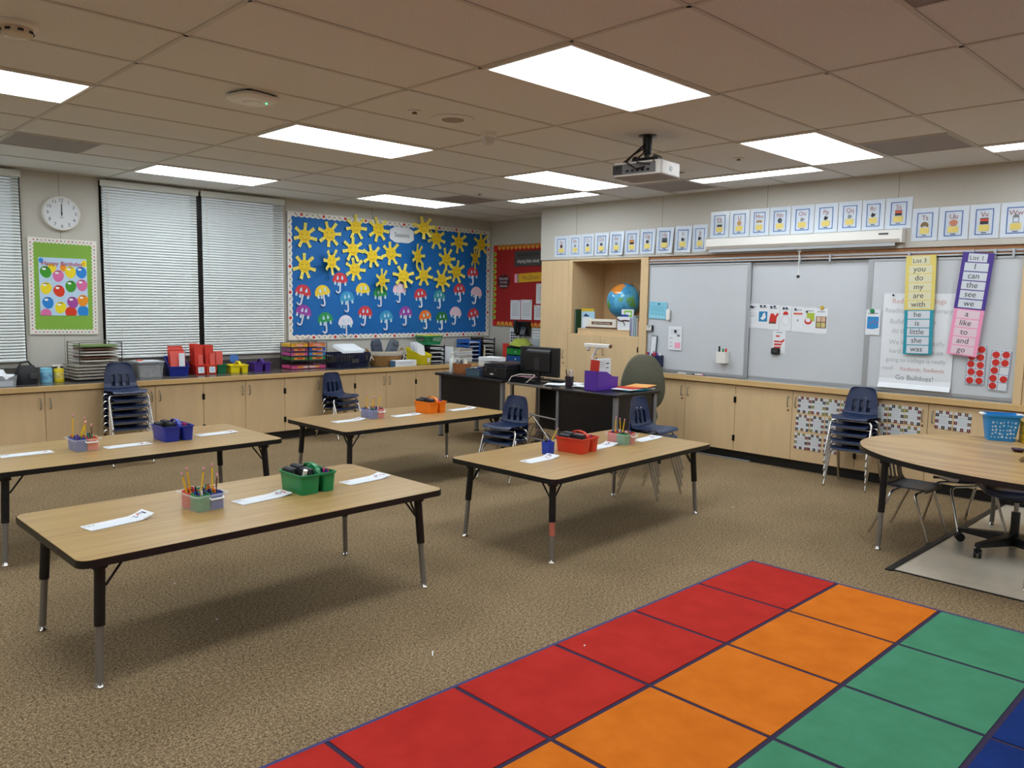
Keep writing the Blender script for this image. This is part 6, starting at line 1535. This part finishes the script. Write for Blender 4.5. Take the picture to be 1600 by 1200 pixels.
for i in range(14):
    for j in range(4): b.box(-.2+.0285*i, -.176+.0285*i, -.055+.028*j, -.031+.028*j, .016, .021, M_dgrey)
b.build('keys', t)
for k, (x, y, rz, lb) in enumerate(((4.47, 2.42, .3, 'loose white papers beside the monitor foot'), (4.69, 2.36, -.1, 'crumpled white papers behind the pencil cup'), (4.45, 2.01, .0, 'white papers with clips beyond the purple file box'))):
    t = thing('loose_papers', lb, 'paper', (x, y, .724 if k < 2 and y > 2.22 else DZ), EWALL+rz, 'loose papers on the desks')
    b = MB()
    for q in range(3): b.cbox((.01*q, -.01*q, .004+.007*q), (.20, .14, .004), [M_paper, M_tray, M_paper][q], Matrix.Rotation(.12*q, 3, 'Z') @ Matrix.Rotation(.02*q, 3, 'X'))
    b.build('sheets', t)
t = thing('pencil_cup', 'dark mesh cup of scissors and pens on the desk edge', 'cup', (4.40, 2.165, DZ), 0)
b = MB(); b.lathe([(.038, 0), (.045, .10), (.042, .10), (.035, .006)], mat('plum mesh', '#2a1a2a', .5), 22); b.build('cup', t, .8)
for k in range(4):
    tm = thing('pen', '%s, %s in the dark mesh cup' % (['pink pen', 'dark red pen', 'black pen', 'white pen'][k], ORD[k]), 'pen', (4.40+.018*math.cos(1.6*k), 2.165+.018*math.sin(1.6*k), DZ+.008), 0, 'pens in the dark mesh cup'); tm.rotation_euler = (.12*math.sin(2*k), .12*math.cos(1.7*k), 0)
    b = MB(); b.cyl((0, 0, 0), (0, 0, .14+.01*k), .005, [M_pink, M_red, M_black, M_white][k], 8); b.build('barrel', tm)
for k in range(2):
    tm = thing('scissors', '%s steel scissors standing handles up in the dark mesh cup' % ['first', 'second'][k], 'scissors', (4.385+.034*k, 2.165, DZ+.01), EWALL, 'scissors in the dark mesh cup')
    b = MB(); b.box(-.006, .006, -.002, .002, 0, .10, M_steel); b.build('blades', tm)
    b = MB()
    for s in (-1, 1): b.tube([(s*.016+.014*math.cos(a), 0, .125+.024*math.sin(a)) for a in [2*PI*q/12 for q in range(12)]], .003, mat('scissor grip', '#b9c4b0', .4), 6, True)
    b.build('handles', tm)
# purple file box
t = thing('file_box', 'purple slanted file box of booklets on the desk edge', 'file box', (4.455, 1.80, DZ), EWALL+PI/2*0+math.radians(0))
M_pf = mat('file purple', '#5a2fa4', .4)
b = MB(); w, L = .075, .175
def pr_(x0, x1): return [(-.175, .19), (-.05, .185), (.09, .135), (.135, .115), (.175, .13), (.165, 0), (-.165, 0)]
side = [(-L, .0), (L*.95, .0), (L, .125), (L*.8, .112), (L*.45, .13), (-.02, .178), (-L, .19)]
for yy in (-w, w-.004): b.plate(side, yy, yy+.004, M_pf)
b.build('side_panel', t)
b = MB(); b.box(-L, -L+.004, -w, w, 0, .19, M_pf); b.box(L*.95, L*.97, -w, w, 0, .12, M_pf); b.box(-L, L*.95, -w, w, 0, .004, M_pf); b.build('end_panel', t)
t.rotation_euler = (0, 0, math.radians(4))
for k in range(6):
    c = [R_, M_paper, M_paper, M_sky, M_paper, R_][k]
    tm = thing('booklet', ['red folder standing at the tall end of the purple file box', 'white booklet with drawings, front one in the purple file box', 'white booklet, second in the purple file box', 'pale blue booklet in the purple file box', 'white booklet, rear one in the purple file box', 'narrow red folder behind the booklets in the purple file box'][k], 'booklet', (4.44+.01*k, 1.752+.018*k if k else 1.845, DZ+.006), math.radians(4), 'booklets in the purple file box')
    if k == 0: tm.location = (4.334, 1.80, DZ+.006); tm.rotation_euler = (0, -.06, math.radians(94))
    w2 = .05 if k in (0, 5) else .11
    b = MB(); b.box(-w2, w2, -.004, .004, 0, .29 if k not in (0, 5) else .285, c); b.build('cover', tm)
    if k == 1:
        marks(tm, [(-.08, .0, .26, .004), (-.08, .02, .24, .003), (-.08, .01, .22, .003), (.03, .07, .20, .012), (.03, .08, .24, .014)], y=-.0046, seed=91)
for k, (x, y, rz, c, lb) in enumerate(((4.80, 1.62, .1, M_paper, 'white papers at the far corner of the curved desk'), (4.64, 1.585, -.15, M_teal, 'teal folder at the bottom of the papers on the curved desk'), (4.62, 1.60, .2, M_paper, 'white and yellow sheets under the red folder'), (4.70, 1.60, -.05, R_, 'flat red folder on the papers of the curved desk'), (4.82, 1.60, .3, mat('apricot', '#e8a860', .5), 'apricot folder on top of the papers on the curved desk'))):
    tm = thing('folder', lb, 'folder', (x, y, DZ+.007*k), EWALL+rz, 'folders lying on the curved desk')
    b = MB(); b.box(-.11, .11, -.15, .15, 0, .006, c); b.build('cover', tm)
# document camera
t = thing('document_camera', 'white document camera with a curved arm behind the purple file box', 'document camera', (4.62, 2.0, DZ), EWALL)
b = MB(); b.slab(rrect(-.09, .09, -.07, .07, .03, 5), 0, .03, M_white); b.build('base', t, 0, .004)
b = MB(); b.tube([(-.06, 0, .03), (-.065, 0, .20), (-.055, 0, .30), (-.02, 0, .37), (.05, 0, .405), (.10, 0, .41)], .013, M_white, 10); b.build('arm', t, .9)
b = MB(); b.loft([[(x, -.03*k, z0) for z0, k in ((.392, 1), (.428, 1))] + [(x, .03*k, z0) for z0, k in ((.428, 1), (.392, 1))] for x in (-.15, .16)], M_white); b.build('head', t, 0, .006)
b = MB(); b.cyl((.16, 0, .41), (.175, 0, .41), .019, M_brown, 14); b.cyl((-.115, 0, .392), (-.115, 0, .365), .02, M_white, 14); b.cyl((-.115, 0, .365), (-.115, 0, .355), .016, M_black, 14); b.build('lens', t)
